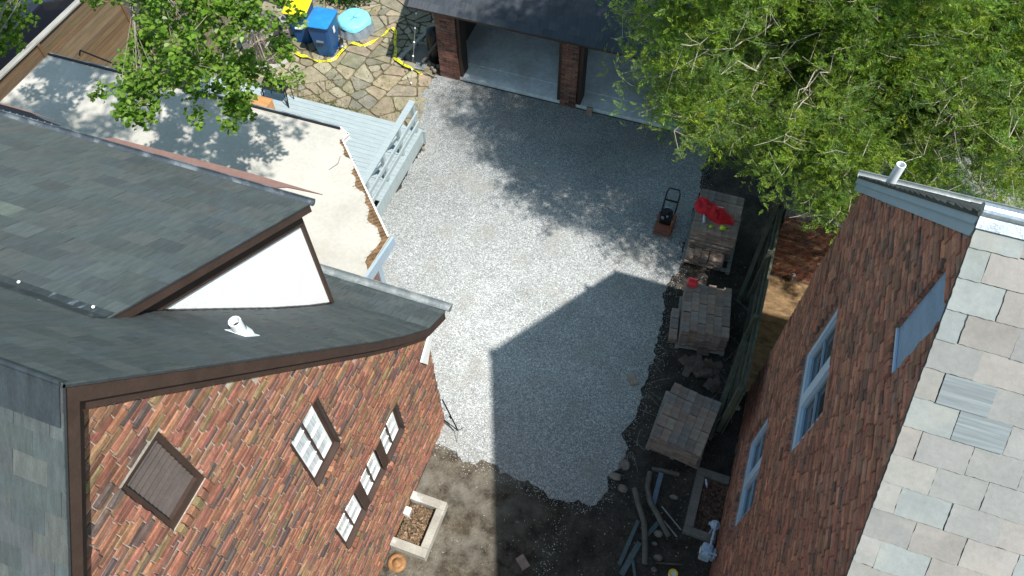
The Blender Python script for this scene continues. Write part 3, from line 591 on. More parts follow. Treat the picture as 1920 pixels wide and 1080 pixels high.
# body of the house behind the gable, so nothing is hollow
b = MB(); b.box(-15.6, XL - .17, -3.9, 4.55, 0.02, 4.2); b.prismX([(-2.4, 4.21), (4.4, 4.21), (1.01, 9.2)], -15.6, XL - .17); b.build('house_body', 'interior', LH)
# ---- pine-needle debris and twigs on the flat roof (rests there)
b = MB(); N2 = 40; A_, C_ = Vector((-7.05, 9.25)), Vector((-5.13, 7.30)); E_ = Vector((-5.18, 6.5)); dd = (C_ - A_).normalized(); pp = Vector((-dd.y, dd.x)) * -1
top = []; bot = []
for k in range(N2 + 1):
    t = k / N2; q = A_.lerp(C_, min(1, t * 1.18)) if t < .85 else C_.lerp(E_, (t - .85) / .15); w = .05 + .17 * t + .05 * math.sin(t * 21) + .04 * math.sin(t * 47 + 1) + random.uniform(-.02, .02); w = max(.02, w) * (1 if t < .93 else max(.1, (1 - t) / .07))
    top.append(q + pp * .015); bot.append(q + pp * (-w if False else w) )
S = -1 if (pp.x > 0) else 1
vs = [(p.x, p.y, FZ + .005) for p in top] + [(p.x, p.y, FZ + .012) for p in bot]; b.add(vs, [(i, i + 1, N2 + 2 + i, N2 + 1 + i) for i in range(N2)])
for k in range(1500):
    t = random.random(); i = int(t * (N2 - 1)); q = top[i].lerp(bot[i], min(1.25, abs(random.gauss(.4, .4)))); a = random.uniform(0, 6.28); L = random.uniform(.01, .03); b.add([(q.x - math.cos(a) * L, q.y - math.sin(a) * L, FZ + .015), (q.x + math.cos(a) * L, q.y + math.sin(a) * L, FZ + .018), (q.x + .004, q.y + .004, FZ + .024)], [(0, 1, 2)])
tag(b.build('roof_debris', 'needles'), 'rust brown needles and grit along the angled edge of the pale flat roof', 'debris', kind='stuff')
def twig(pts, r, label, name='twig', m='bark_dark', group=None, br=()):
    b = MB(); b.tube(pts, r, 5)
    for q in br: b.tube(q, r * .6, 4)
    return tag(b.build(name, m), label, 'twig', group)
tz = FZ + .014
twig([(-10.3, 6.85, tz), (-10.05, 6.98, tz + .02), (-9.8, 7.0, tz), (-9.6, 7.12, tz + .01), (-9.45, 7.3, tz)], .006, 'long thin curved twig lying on the shaded flat roof below the leafy branch')
twig([(-9.0, 6.15, tz), (-8.75, 6.22, tz + .01), (-8.55, 6.18, tz)], .006, 'short bent twig on the flat roof just above the dormer gutter', br=[[(-8.62, 6.19, tz), (-8.57, 6.12, tz)]])
twig([(-7.4, 7.1, tz), (-7.28, 7.35, tz + .02), (-7.33, 7.6, tz)], .006, 'dark hooked twig on the flat roof left of the sunlit part', br=[[(-7.3, 7.4, tz + .01), (-7.15, 7.45, tz)]])
twig([(-6.95, 8.4, tz), (-6.85, 8.6, tz + .01), (-6.9, 8.8, tz)], .005, 'small dark twig on the flat roof near its gutter edge')
# dark pole lying on the far edge of the flat roof
b = MB(); b.tube([(-13.75, 9.62, FZ + .02), (-13.72, 9.68, FZ + .12), (-12.9, 9.62, FZ + .05)], .02, 6); tag(b.build('metal_bracket', 'dark'), 'bent black metal bracket on the far left gutter edge of the flat roof', 'bracket')
# ================================================================ RIGHT HOUSE
RH = thing('brick_house', 'red brick gable house with pale stone slate roof and blue windows, on the right', 'house', (6, 4.4, 0))
XR = 2.05; QY, QZ, QS = 4.42, 9.62, .95; EX = 1.97
def zq(y): return QZ - QS * abs(y - QY)
brR_ = [(.235, .095, .065), (.26, .11, .075), (.20, .085, .065), (.28, .13, .085), (.18, .09, .065), (.22, .115, .08), (.17, .08, .06), (.12, .07, .055), (.28, .12, .075), (.18, .105, .08), (.24, .115, .08), (.21, .10, .07)]
brR = [tuple((sum(c) / 3 * .10 + v * .90) * 1.6 * k for v, k in zip(c, (1.07, .97, .88))) for c in brR_]
opR = [(4.60, 6.18, 4.47, 5.82), (4.52, 6.12, 1.39, 2.69), (3.98, 4.46, 7.95, 8.92)]
wr = brick_wall(RH, XR, -1, .2, 7.82, 0, lambda y: zq(y) - .12, opR, brR, 'brickR', 'mortarR', prot=.016, jit=.008)
srp = [scl(c, .76) for c in [(.295, .28, .255), (.265, .285, .268), (.305, .28, .255), (.27, .287, .275), (.285, .28, .265), (.30, .275, .25), (.262, .283, .272), (.285, .277, .262), (.258, .282, .26)]]
Vq = Vector((0, -1, -QS)).normalized(); Nq = Vector((0, -QS, 1)).normalized()
slates('roof_slope', (EX, QY, QZ), (1, 0, 0), Vq, Nq, [[(0, 0), (9, 0), (9, 6.6), (0, 6.6)]], .37, .237, srp, 'slateR', RH, th=.011, jit=.006, odd=[(.170, .185, .190), (.18, .19, .19)], odds=.06, par=-.03, thick=.03, rag=.0045)
Vq2 = Vector((0, 1, -QS)).normalized(); Nq2 = Vector((0, QS, 1)).normalized()
slates('roof_slope', (EX, QY, QZ), (1, 0, 0), Vq2, Nq2, [[(0, 0), (9, 0), (9, 5.0), (0, 5.0)]], .30, .22, [(.03, .032, .035), (.045, .045, .048), (.025, .026, .03)], 'slateL', RH, th=.022, jit=.012, thick=.02)
for u, d in ((.157, 1.187), (.342, 1.424)):
    b = MB(); o = Vector((EX + u, QY, QZ)) + Vq * d; w, h = .366, .236
    pa = [o + Nq * .009, o + Vector((w, 0, 0)) + Nq * .009, o + Vector((w, 0, 0)) + Vq * h + Nq * .019, o + Vq * h + Nq * .019]; pb = [p - Nq * .006 for p in pa]
    b.add(pa + pb, [(3, 2, 1, 0), (4, 5, 6, 7)] + [(i, (i + 1) % 4, 4 + (i + 1) % 4, 4 + i) for i in range(4)]); b.build('striped_slate', 'slate_striped', RH)
# ridge roll in galvanised metal
b = MB(); b.tube([(EX - .01, QY + .02, QZ + .035), (11, QY + .02, QZ + .035)], .055, 14)
for V, Nn, w in ((Vq, Nq, .10), (Vq2, Nq2, .10)):
    o = Vector((0, QY, QZ)); pa = [o + Nn * .03 + Vector((x, 0, 0)) + V * v for x, v in ((EX - .01, 0), (11, 0), (11, w), (EX - .01, w))]; pb = [p - Nn * .008 for p in pa]; b.add(pa + pb, [(0, 1, 2, 3), (7, 6, 5, 4)] + [(i, 4 + i, 4 + (i + 1) % 4, (i + 1) % 4) for i in range(4)])
b.build('ridge_cap', 'alu', RH)
pts = [(QY + .02, QZ), (8.08, zq(8.08))]
board_under('rake_board', EX + .012, EX + .035, pts, .03, .10, 'blue_trim', RH)
board_under('frieze_board', XR - .042, XR - .028, pts, .04, .22, 'blue_trim', RH)
vent_pipe((2.14, 7.25, zq(7.25)), .055, .36, 'pvc', RH, flash=False)
gutter('gutter', EX, 9, 8.10, zq(8.02) - .02, .06, 'gutter', RH)
b = MB(); b.box(XR + .165, 11.2, .35, 7.8, .02, 5.9); b.prismX([(.9, 5.91), (7.6, 5.91), (QY, 9.2)], XR + .165, 11.2); b.build('house_body', 'interior', RH)
def side_window(y0, y1, z0, z1, parent):
    X = XR + .075; t = .085; b = MB(); b.box(X - .055, X + .03, y0, y0 + t, z0, z1); b.box(X - .055, X + .03, y1 - t, y1, z0, z1); b.box(X - .055, X + .03, y0 + t, y1 - t, z0, z0 + .13); b.box(X - .055, X + .03, y0 + t, y1 - t, z1 - t, z1)
    ym = y0 + (y1 - y0) * .5; b.box(X - .055, X + .03, ym - .09, ym + .09, z0 + .13, z1 - t)
    w = b.build('window', 'win_blue', parent)
    for a, c in ((y0 + t, ym - .09), (ym + .09, y1 - t)):
        b = MB(); s = .035; zb = z0 + .13; ze = z1 - t; zm = (zb + ze) / 2; yy = (a + c) / 2
        b.box(X - .02, X + .01, a, a + s, zb, ze); b.box(X - .02, X + .01, c - s, c, zb, ze); b.box(X - .02, X + .01, a + s, c - s, zb, zb + s); b.box(X - .02, X + .01, a + s, c - s, ze - s, ze); b.box(X - .018, X + .008, a + s, c - s, zb + (ze - zb) * .45, zb + (ze - zb) * .45 + .02)
        o = b.build('sash', 'blue_trim', w); o.matrix_parent_inverse = Matrix()
        b = MB(); b.box(X + .012, X + .02, a, c, zb, ze); o = b.build('pane', 'pane_dark', w); o.matrix_parent_inverse = Matrix()
    return w
side_window(4.60, 6.18, 4.47, 5.82, RH); side_window(4.52, 6.12, 1.39, 2.69, RH)
b = MB(); b.box(XR + .0, XR + .04, 3.98, 4.46, 7.95, 8.92); vp = b.build('gable_panel', 'vinyl', RH)
b = MB(); b.box(XR - .022, XR - .003, 3.985, 4.455, 7.955, 7.99); o = b.build('panel_trim', 'win_blue', vp); o.matrix_parent_inverse = Matrix()
# projecting brick quoins round the gable panel and the sides of the two windows
for o in opR:
    n = int((o[3] - o[2]) / .085)
    for k in range(n):
        z = o[2] + k * (o[3] - o[2]) / n
        if k % 2 == 0 or o is opR[2]: b = MB(); b.box(XR - .045, XR - .012, o[1] + .008, o[1] + .11, z + .006, z + .075, pick(brR, .2)); b.build('quoin_brick', 'brickR', RH)
# garden wall behind
GW = thing('garden_wall', 'low weathered brick wall behind the wooden fence under the cedar', 'wall', (3.2, 11.0, 0))
b = MB(); B2 = MB(); z = 0; k = 0
while z < 1.95:
    x = 1.80 - (k % 2) * .108
    while x < 5.2:
        x0, x1 = max(x, 1.80), min(x + .205, 5.2)
        if x1 - x0 > .03: B2.box(x0, x1, 10.90 - .012 - random.uniform(0, .01), 10.95, z + .006, z + .071, pick([(.30, .12, .07), (.24, .10, .065), (.34, .16, .09), (.19, .09, .06), (.13, .075, .06), (.33, .19, .12)], .2))
        x += .217
    z += .077; k += 1
B2.build('bricks', 'brickR', GW); b.box(1.80, 5.2, 10.90, 11.12, 0, 1.96); b.build('wall_core', 'mortarL', GW); b = MB(); b.box(1.77, 5.22, 10.86, 11.15, 1.962, 2.02); b.build('coping', 'concrete_dark', GW)
b = MB(); b.lathe((2.44, 10.8, .0), [(.03, 0), (.03, .22), (.045, .22), (.045, .27), (.01, .28)], 10); b.tube([(2.44, 10.8, .2), (2.44, 10.7, .2)], .02, 6); tag(b.build('garden_tap', 'alu'), 'small grey standpipe tap at the foot of the low brick wall', 'tap')
# ---------------------------------------------------------------- wooden side fence
SF = thing('wooden_fence', 'narrow mossy wooden fence beside the red brick house', 'fence', (1.72, 9, 0))
b = MB(); y = 6.75
while y < 11.5:
    w = random.uniform(.12, .145); h = 1.78 + random.uniform(-.03, .03); b.box(1.70 + random.uniform(-.006, .006), 1.722, y, y + w, .03, h); y += w + .006
b.build('boards', 'wood_green', SF)
for z in (.35, 1.1, 1.62): b = MB(); b.box(1.655, 1.695, 6.8, 11.45, z, z + .09); b.build('rail', 'wood_green', SF)
for y in (6.85, 8.4, 9.95, 11.35): b = MB(); b.box(1.60, 1.69, y - .045, y + .045, 0, 1.86); b.build('post', 'wood_green', SF)
b = MB(); b.box(1.69, 1.735, 6.75, 11.5, 1.81, 1.83); b.build('cap_board', 'wood_green', SF)
def plank(a, c, w, t, label, m='wood_grey', cat='plank', name='plank', group=None, up=(0, 0, 1)):
    b = MB(); b.beam(a, c, w, t, up=up); return tag(b.build(name, m, bevel=.004), label, cat, group)
plank((1.50, 6.55, .1), (1.62, 8.35, 1.25), .10, .05, 'grey green timber leaning along the near end of the mossy fence', 'wood_green')
plank((1.46, 9.9, .05), (1.60, 11.3, 1.75), .09, .05, 'long grey timber leaning on the far end of the mossy fence', 'wood_green')
plank((1.80, 11.2, .9), (1.86, 11.35, 2.05), .12, .03, 'narrow teal board standing between the fence and the low brick wall', 'board_teal', 'board', 'board')
# ---------------------------------------------------------------- pavers
ppal_ = [(.20, .165, .14), (.22, .19, .165), (.17, .14, .125), (.19, .18, .17), (.15, .13, .12), (.23, .20, .17), (.155, .15, .15), (.21, .17, .145)]
ppal = [(c[0] * 1.55, c[1] * 1.36, c[2] * 1.25) for c in ppal_]
PW, PL, PT = .158, .238, .066
pm = []
for c in ppal:
    b = MB(); e = .006; hx, hy, hz = PW / 2 - .001, PL / 2 - .001, PT / 2 - .0008
    def ring(dx, z): return [(-hx + dx, -hy + dx, z), (hx - dx, -hy + dx, z), (hx - dx, hy - dx, z), (-hx + dx, hy - dx, z)]
    v = ring(e, -hz) + ring(0, -hz + e) + ring(0, hz - e) + ring(e, hz); f = [(3, 2, 1, 0), (12, 13, 14, 15)]
    for r in range(3): f += [(r * 4 + i, r * 4 + (i + 1) % 4, r * 4 + 4 + (i + 1) % 4, r * 4 + 4 + i) for i in range(4)]
    b.add(v, f, c); o = b.build('paver', 'paver'); pm.append(o.data); bpy.data.objects.remove(o)
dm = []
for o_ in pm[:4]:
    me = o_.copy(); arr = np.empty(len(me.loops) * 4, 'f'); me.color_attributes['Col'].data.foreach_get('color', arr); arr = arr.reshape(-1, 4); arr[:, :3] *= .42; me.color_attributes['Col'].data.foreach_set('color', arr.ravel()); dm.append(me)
npav = 0
def paver(x, y, z, rz, label, group, rx=0, ry=0, hue=None):
    global npav; npav += 1
    o = bpy.data.objects.new('paver', pm[hue if hue is not None else random.randrange(len(pm))]); COL.objects.link(o); o.location = (x, y, z); o.rotation_euler = (rx, ry, rz)
    tag(o, label, 'paver', group); return o
core = MB()
ORD = ['first', 'second', 'third', 'fourth', 'fifth', 'sixth', 'seventh', 'eighth', 'ninth', 'tenth', 'eleventh']
def stack(x0, y0, nl, rot, names, step=0, skew=0., nx=6, ny=5, base=.10):
    ca, sa = math.cos(rot), math.sin(rot)
    for l in range(nl):
        z = base + PT * (l + .5); jx, jy = random.uniform(-.012, .012), random.uniform(-.02, .02) + (-step if l < nl * .45 else 0); top = l == nl - 1
        for j in range(ny):
            for i in range(nx):
                dj = random.uniform(-.004, .004) + (random.choice([0, 0, 0, .012, -.012]) if top else 0)
                u = (i + .5) * PW + jx; v = (j + .5) * PL + jy + (i % 2) * skew * .3 + dj; x, y = x0 + u * ca - v * sa, y0 + u * sa + v * ca
                front = j == 0; side = i == 0 and l >= nl - 4
                if top: paver(x, y, z, rot + random.uniform(-.012, .012), f'paver on top of the {names}, {ORD[j]} row, {ORD[i]} from left', f'pavers on top of the {names}')
                elif front: paver(x, y, z, rot + random.uniform(-.01, .01), f'paver in near face of the {names}, {ORD[l]} layer, {ORD[i]} from left', f'pavers in the near face of the {names}')
                elif side: paver(x, y, z, rot + random.uniform(-.01, .01), f'paver in left side of the {names}, {ORD[l]} layer, {ORD[j]} from front', f'pavers in the left side of the {names}')
                else: core.obox((x, y, z), (PW / 2 * ca * .97, PW / 2 * sa * .97, 0), (-PL / 2 * sa * .97, PL / 2 * ca * .97, 0), (0, 0, PT / 2), pick(ppal, .15))
def pallet(x0, y0, w, d_, rot, label):
    t = thing('pallet', label, 'pallet', (x0, y0, 0), 'pallets under the paver stacks'); ca, sa = math.cos(rot), math.sin(rot)
    def bx(u0, u1, v0, v1, z0, z1, nm):
        b = MB(); cx, cy = (u0 + u1) / 2, (v0 + v1) / 2; b.obox((x0 + cx * ca - cy * sa, y0 + cx * sa + cy * ca, (z0 + z1) / 2), ((u1 - u0) / 2 * ca, (u1 - u0) / 2 * sa, 0), (-(v1 - v0) / 2 * sa, (v1 - v0) / 2 * ca, 0), (0, 0, (z1 - z0) / 2)); b.build(nm, 'wood_grey', t)
    for u in (0, w / 2 - .04, w - .08): bx(u, u + .08, 0, d_, .012, .075, 'bearer')
    for k in range(6): v = k * (d_ - .1) / 5; bx(0, w, v, v + .1, .077, .097, 'slat')
stack(.10, 10.82, 12, .02, 'red jacket stack', step=.0)
pallet(.06, 10.5, 1.08, 1.6, .02, 'wooden pallet under the paver stack that carries the red jacket')
stack(.46, 8.36, 9, .14, 'red can stack', step=.0, skew=.12)
pallet(.43, 8.33, 1.0, 1.25, .14, 'wooden pallet under the middle paver stack')
stack(.42, 6.05, 8, -.13, 'bare nearest stack', step=.04)
pallet(.40, 6.0, 1.04, 1.3, -.07, 'wooden pallet under the nearest paver stack')
for i in range(5):   # lower forward stack of the first pallet
    for l in range(4): paver(.20 + i * .165 + random.uniform(-.02, .02), 10.62 + random.uniform(-.03, .03), .1 + PT * (l + .5), random.uniform(-.05, .05), f'paver in low row before the red jacket stack, {ORD[l]} layer, {ORD[i]} from left', 'pavers in the low row by the red jacket stack')
core_o = tag(core.build('paver_stack', 'paver'), 'hidden inner pavers filling the three stacks on pallets', 'pavers', kind='stuff')
for i in range(3):
    for l in range(3): paver(.33 - .035 * i, 8.5 + i * .25, .1 + PT * (l + .5), .14, f'paver in low column beside the red can stack, {ORD[l]} layer, {ORD[i]} from front', 'pavers in the side column of the middle stack')
for k in range(34):   # rubble heap between stacks two and three
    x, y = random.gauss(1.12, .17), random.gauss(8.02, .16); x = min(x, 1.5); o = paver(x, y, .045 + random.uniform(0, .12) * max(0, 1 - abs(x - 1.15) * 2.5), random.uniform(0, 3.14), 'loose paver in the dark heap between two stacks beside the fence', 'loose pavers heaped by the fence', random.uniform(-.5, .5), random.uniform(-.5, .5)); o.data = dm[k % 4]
paver(-.20, 7.32, .06, .6, 'single brownish paver lying alone on the shaded gravel', None); paver(-1.11, 3.23, .035, .9, 'single paver lying on the dark soil at the bottom of the photo', None)
paver(-3.17, 14.28, .13, .1, 'single brown paver standing on the garage sill by the middle pillar', None, rx=1.35)
# straps and straws around stacks
def straws(c, n, lab, sx=.3, sy=.3, m='wood_grey'):
    b = MB()
    for k in range(n):
        x, y = random.gauss(c[0], sx), random.gauss(c[1], sy); a = random.uniform(0, 3.14); L = random.uniform(.06, .22); z = c[2] + random.uniform(0, .05)
        b.tube([(x - math.cos(a) * L, y - math.sin(a) * L, z), (x, y, z + random.uniform(0, .04)), (x + math.cos(a) * L, y + math.sin(a) * L, z)], .0035, 4)
    tag(b.build('straws', m), lab, 'straw', kind='stuff')
straws((.3, 7.9, .04), 26, 'thin dry straws on the soil left of the paver stacks', .12, 1.3); straws((1.5, 8.2, .05), 16, 'thin straws between the paver stacks and the mossy fence', .08, 1.0)
b = MB(); b.tube([(.5, 5.93, .55), (.85, 5.90, .52), (1.2, 5.92, .60), (1.42, 5.95, .5)], .006, 5); tag(b.build('packing_strap', 'wood_grey'), 'loose pale strap hanging over the near face of the nearest paver stack', 'strap')
# ---- red jacket, bottle, gloves on stack one
SZ = .10 + PT * 12
def cloth_lump(name, c, rx, ry, h, rot, m, label, cat, seed=1, hollow=0):
    b = MB(); n, mr_ = 36, 12; vs = []; rs = random.Random(seed); ph = [rs.uniform(0, 6.28) for _ in range(6)]
    for j in range(mr_ + 1):
        r = j / mr_
        for k in range(n):
            t = k * 2 * math.pi / n; wob = 1 + .16 * math.sin(2 * t + ph[0]) + .10 * math.sin(5 * t + ph[1]) + .05 * math.sin(9 * t + ph[2]); x, y = math.cos(t) * rx * r * wob, math.sin(t) * ry * r * wob
            z = h * (1 - r ** 2.6) * (.75 + .25 * math.sin(x * 22 + ph[3]) * math.cos(y * 17 + x * 9 + ph[4])) + .012 * math.sin(14 * t + r * 5) * r
            vs.append((c[0] + x * math.cos(rot) - y * math.sin(rot), c[1] + x * math.sin(rot) + y * math.cos(rot), c[2] + max(z, .004)))
    b.add(vs, [(j * n + k, j * n + (k + 1) % n, (j + 1) * n + (k + 1) % n, (j + 1) * n + k) for j in range(mr_) for k in range(n)])
    return tag(b.build(name, m, smooth=True), label, cat)
J = cloth_lump('jacket', (.44, 11.40, SZ), .42, .27, .20, -.40, 'red_cloth', 'bright red jacket dropped on top of the farthest paver stack', 'jacket', 4)
for sx, rot, L in ((-.28, 2.4, .16), (.14, -1.5, .20)):
    p0 = Vector((.42 + sx * .6, 11.45 - sx * .3, SZ + .06)); d_ = Vector((math.cos(rot), math.sin(rot), 0)); b = MB(); b.tube([p0, p0 + d_ * L * .5 + Vector((0, 0, .03)), p0 + d_ * L], [.075, .065, .05], 10)
    s = b.build('sleeve', 'red_cloth', J, smooth=True); s.matrix_parent_inverse = Matrix()
b = MB(); b.box(.50, .62, 11.44, 11.455, SZ + .165, SZ + .168); s = b.build('reflective_strip', 'white', J); s.matrix_parent_inverse = Matrix()
b = MB(); b.lathe((.31, 11.02, SZ + .035), [(0, 0), (.033, 0), (.034, .12), (.03, .15), (.013, .19), (.013, .215), (0, .215)], 14, axis=(-.25, 1, .1)); tag(b.build('water_bottle', 'clear', smooth=True), 'clear plastic water bottle lying below the red jacket', 'bottle')
for x, y, l in ((.46, 10.98, 'small lime glove at the left below the red jacket'), (.70, 11.02, 'larger lime glove at the right below the red jacket')):
    b = MB(); s_ = 1 if x > .5 else .6; b.lathe((x, y, SZ), [(.05 * s_, 0), (.055 * s_, .02), (.04 * s_, .04), (0, .05)], 12)
    for k in range(4): b.tube([(x + .03 * s_, y + (k - 1.5) * .022 * s_, SZ + .018), (x + .085 * s_, y + (k - 1.5) * .03 * s_, SZ + .012)], .010 * s_, 6)
    b.tube([(x, y + .04 * s_, SZ + .018), (x + .03 * s_, y + .09 * s_, SZ + .012)], .010 * s_, 6); tag(b.build('glove', 'lime', smooth=True), l, 'glove')
# small red fuel can on stack two
SZ2 = .10 + PT * 9
RC = thing('fuel_can', 'small bright red plastic can with black spout on the far corner of the middle stack', 'can', (.42, 9.50, SZ2))
b = MB(); b.box(.31, .52, 9.44, 9.60, SZ2 + .002, SZ2 + .14); b.build('can_body', 'red_plastic', RC, bevel=.03)
b = MB(); b.tube([(.35, 9.52, SZ2 + .14), (.35, 9.52, SZ2 + .19), (.46, 9.52, SZ2 + .19), (.46, 9.52, SZ2 + .14)], .014, 8); b.build('can_handle', 'red_plastic', RC)
b = MB(); b.tube([(.49, 9.55, SZ2 + .12), (.54, 9.60, SZ2 + .18), (.58, 9.66, SZ2 + .20)], .015, 8); b.build('can_spout', 'dark', RC)
# ---------------------------------------------------------------- plate compactor
PC = thing('plate_compactor', 'worn orange plate compactor with black folding handle on the shaded gravel', 'compactor', (-.5, 11.6, .035))
gz_ = .036
b = MB(); b.prismX([(11.03, gz_ + .11), (11.10, gz_ + .005), (11.62, gz_ + .005), (11.70, gz_ + .09), (11.68, gz_ + .10), (11.60, gz_ + .03), (11.12, gz_ + .03), (11.05, gz_ + .12)], -.72, -.30); b.build('base_plate', 'machine_orange', PC, bevel=.006)
b = MB(); b.box(-.69, -.33, 11.10, 11.30, gz_ + .031, gz_ + .15); b.box(-.71, -.31, 11.055, 11.085, gz_ + .12, gz_ + .16); b.build('vibrator_housing', 'machine_orange', PC, bevel=.015)
b = MB(); b.box(-.65, -.40, 11.32, 11.60, gz_ + .12, gz_ + .34); b.box(-.60, -.44, 11.36, 11.56, gz_ + .341, gz_ + .42); b.lathe((-.53, 11.46, gz_ + .42), [(.09, 0), (.09, .03), (.07, .05), (0, .05)], 18); b.build('engine', 'dark', PC, bevel=.012)
b = MB(); b.box(-.62, -.56, 11.30, 11.34, gz_ + .3, gz_ + .36); b.lathe((-.49, 11.36, gz_ + .36), [(.035, 0), (.035, .04), (0, .05)], 12); b.box(-.60, -.50, 11.54, 11.58, gz_ + .40, gz_ + .44); b.build('engine_fittings', 'alu', PC)
b = MB(); b.box(-.385, -.31, 11.28, 11.58, gz_ + .05, gz_ + .32); b.build('belt_guard', 'machine_orange', PC, bevel=.03)
hb = [(-.66, 11.55, gz_ + .12), (-.66, 11.72, gz_ + .32), (-.66, 11.92, gz_ + .55), (-.62, 12.00, gz_ + .60), (-.40, 12.00, gz_ + .60), (-.36, 11.92, gz_ + .55), (-.36, 11.72, gz_ + .32), (-.36, 11.55, gz_ + .12)]
b = MB(); b.tube(hb, .017, 8); b.build('handle', 'dark', PC, smooth=True)
b = MB(); b.beam((-.66, 11.80, gz_ + .415), (-.36, 11.80, gz_ + .415), .03, .03); b.build('handle_brace', 'dark', PC)
# ---------------------------------------------------------------- window wells, cap, gas meter
WW = thing('window_well', 'pale concrete window well with dead leaves beside the sunlit brick wall', 'window well', (-3.05, 3.2, 0))
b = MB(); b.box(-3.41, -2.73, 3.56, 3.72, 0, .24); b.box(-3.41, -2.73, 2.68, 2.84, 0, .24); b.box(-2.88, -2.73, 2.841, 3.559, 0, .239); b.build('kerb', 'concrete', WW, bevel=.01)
b = MB(); b.box(-3.41, -2.905, 2.845, 3.555, .045, .05); b.build('well_floor', 'soil', WW)
def litter(name, x0, x1, y0, y1, z, n, pal, label):
    V = []; C = []
    for k in range(n):
        x, y = random.uniform(x0, x1), random.uniform(y0, y1); a = random.uniform(0, 6.28); s = random.uniform(.012, .035); t = random.uniform(-.6, .6); zz = z + random.uniform(0, .05)
        ux, uy = math.cos(a) * s, math.sin(a) * s; V.append([(x - ux, y - uy, zz), (x - uy * .5, y + ux * .5, zz + s * t), (x + ux, y + uy, zz + s * .3), (x + uy * .5, y - ux * .5, zz - s * t * .3)]); C.append(random.choice(pal))
    return tag(quads_np(name, np.array(V), np.array(C), 'leaflitter'), label, 'leaves', kind='stuff')
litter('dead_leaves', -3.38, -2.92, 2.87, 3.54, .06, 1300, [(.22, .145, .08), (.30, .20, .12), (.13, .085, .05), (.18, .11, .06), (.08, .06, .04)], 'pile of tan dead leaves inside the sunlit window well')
WL = thing('wall_light', 'small white plastic vent box on the brick wall inside the left window well', 'vent', (-3.38, 3.34, .12))
b = MB(); b.box(-3.42, -3.30, 3.27, 3.42, .06, .24); b.build('vent_body', 'white', WL, bevel=.02); b = MB(); b.box(-3.299, -3.294, 3.29, 3.40, .09, .20); b.build('vent_grille', 'wood_grey', WL)
DC = thing('drain_cover', 'round rusty orange iron drain cap at the foot of the sunlit brick wall', 'drain cover', (-3.2, 2.48, 0))
b = MB(); b.lathe((-3.2, 2.48, .02), [(.165, 0), (.165, .03), (.12, .045), (.09, .035)], 32); b.build('rim', 'rust', DC, smooth=True)
b = MB(); b.lathe((-3.2, 2.48, .035), [(.09, 0), (.085, .03), (.05, .035), (.045, .06), (.02, .065), (0, .066)], 24); b.build('knob', 'rust', DC, smooth=True)
W2 = thing('window_well', 'grimy dark concrete window well full of brown leaves beside the shaded brick wall', 'window well', (1.75, 5.3, 0))
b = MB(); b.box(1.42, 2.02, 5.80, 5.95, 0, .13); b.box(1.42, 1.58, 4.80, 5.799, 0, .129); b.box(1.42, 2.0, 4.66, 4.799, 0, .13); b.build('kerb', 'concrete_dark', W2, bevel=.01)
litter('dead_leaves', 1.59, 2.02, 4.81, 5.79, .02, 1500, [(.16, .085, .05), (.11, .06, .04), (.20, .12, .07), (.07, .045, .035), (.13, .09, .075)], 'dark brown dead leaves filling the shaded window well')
b = MB(); b.lathe((1.60, 5.74, .16), [(0, 0), (.022, 0), (.022, .10), (.009, .13), (.009, .16), (0, .16)], 12, axis=(.35, -1, .0)); tag(b.build('plastic_bottle', 'clear', smooth=True), 'small clear bottle on the kerb of the shaded window well', 'bottle')
GM = thing('gas_meter', 'pale blue grey gas meter with regulator at the foot of the shaded brick wall', 'gas meter', (1.85, 4.4, 0))
b = MB(); b.box(1.74, 1.92, 4.22, 4.46, .30, .62); b.box(1.93, 1.985, 4.25, 4.43, .32, .58); b.build('meter_body', 'meter', GM, bevel=.035)
b = MB(); b.lathe((1.735, 4.34, .48), [(.06, 0), (.06, -.012), (0, -.012)], 16, axis=(1, 0, 0)); b.build('dial', 'white', GM)
b = MB(); b.tube([(1.85, 4.40, .62), (1.85, 4.40, .70), (1.87, 4.80, .70)], .02, 8); b.tube([(1.84, 4.28, .62), (1.84, 4.28, .68), (1.98, 4.28, .68)], .02, 8); b.tube([(1.87, 4.80, .76), (1.87, 4.80, .0)], .02, 8); b.build('pipes', 'meter', GM)
b = MB(); b.lathe((1.87, 4.80, .60), [(.03, -.06), (.07, -.05), (.085, 0), (.085, .02), (.05, .06), (.02, .11), (0, .11)], 18); b.tube([(1.87, 4.80, .6), (1.76, 4.80, .6)], .03, 8); b.build('regulator', 'meter', GM, smooth=False)
b = MB()
for y in (4.52, 4.62, 4.70): b.lathe((1.86, y, .70), [(.032, -.012), (.032, .012)], 6, axis=(0, 1, 0))
b.build('pipe_fittings', 'meter', GM)
# ---------------------------------------------------------------- debris pile bottom right
def corrugated(path, r, label):
    P = [Vector(p) for p in path]; fine = []
    for a, c in zip(P[:-1], P[1:]):
        n = max(2, int((c - a).length / .011)); fine += [a.lerp(c, k / n) for k in range(n)]
    fine.append(P[-1]); 
    # smooth
    for _ in range(25): fine = [fine[0]] + [(fine[i - 1] + fine[i] * 2 + fine[i + 1]) / 4 for i in range(1, len(fine) - 1)] + [fine[-1]]
    b = MB(); b.tube(fine, [r * (1 + (.10 if i % 2 else -.06)) for i in range(len(fine))], 12, caps=False); b.tube(fine[:3], r * .8, 10); b.tube(fine[-3:], r * .8, 10); return tag(b.build('drain_pipe', 'pipe_grey'), label, 'pipe', 'dusty corrugated drain pipes')
corrugated([(.40, 5.12, .20), (.55, 4.85, .17), (.72, 4.6, .14), (.82, 4.3, .12), (.92, 3.90, .10)], .052, 'longest dusty corrugated pipe, running down the left of the debris pile')
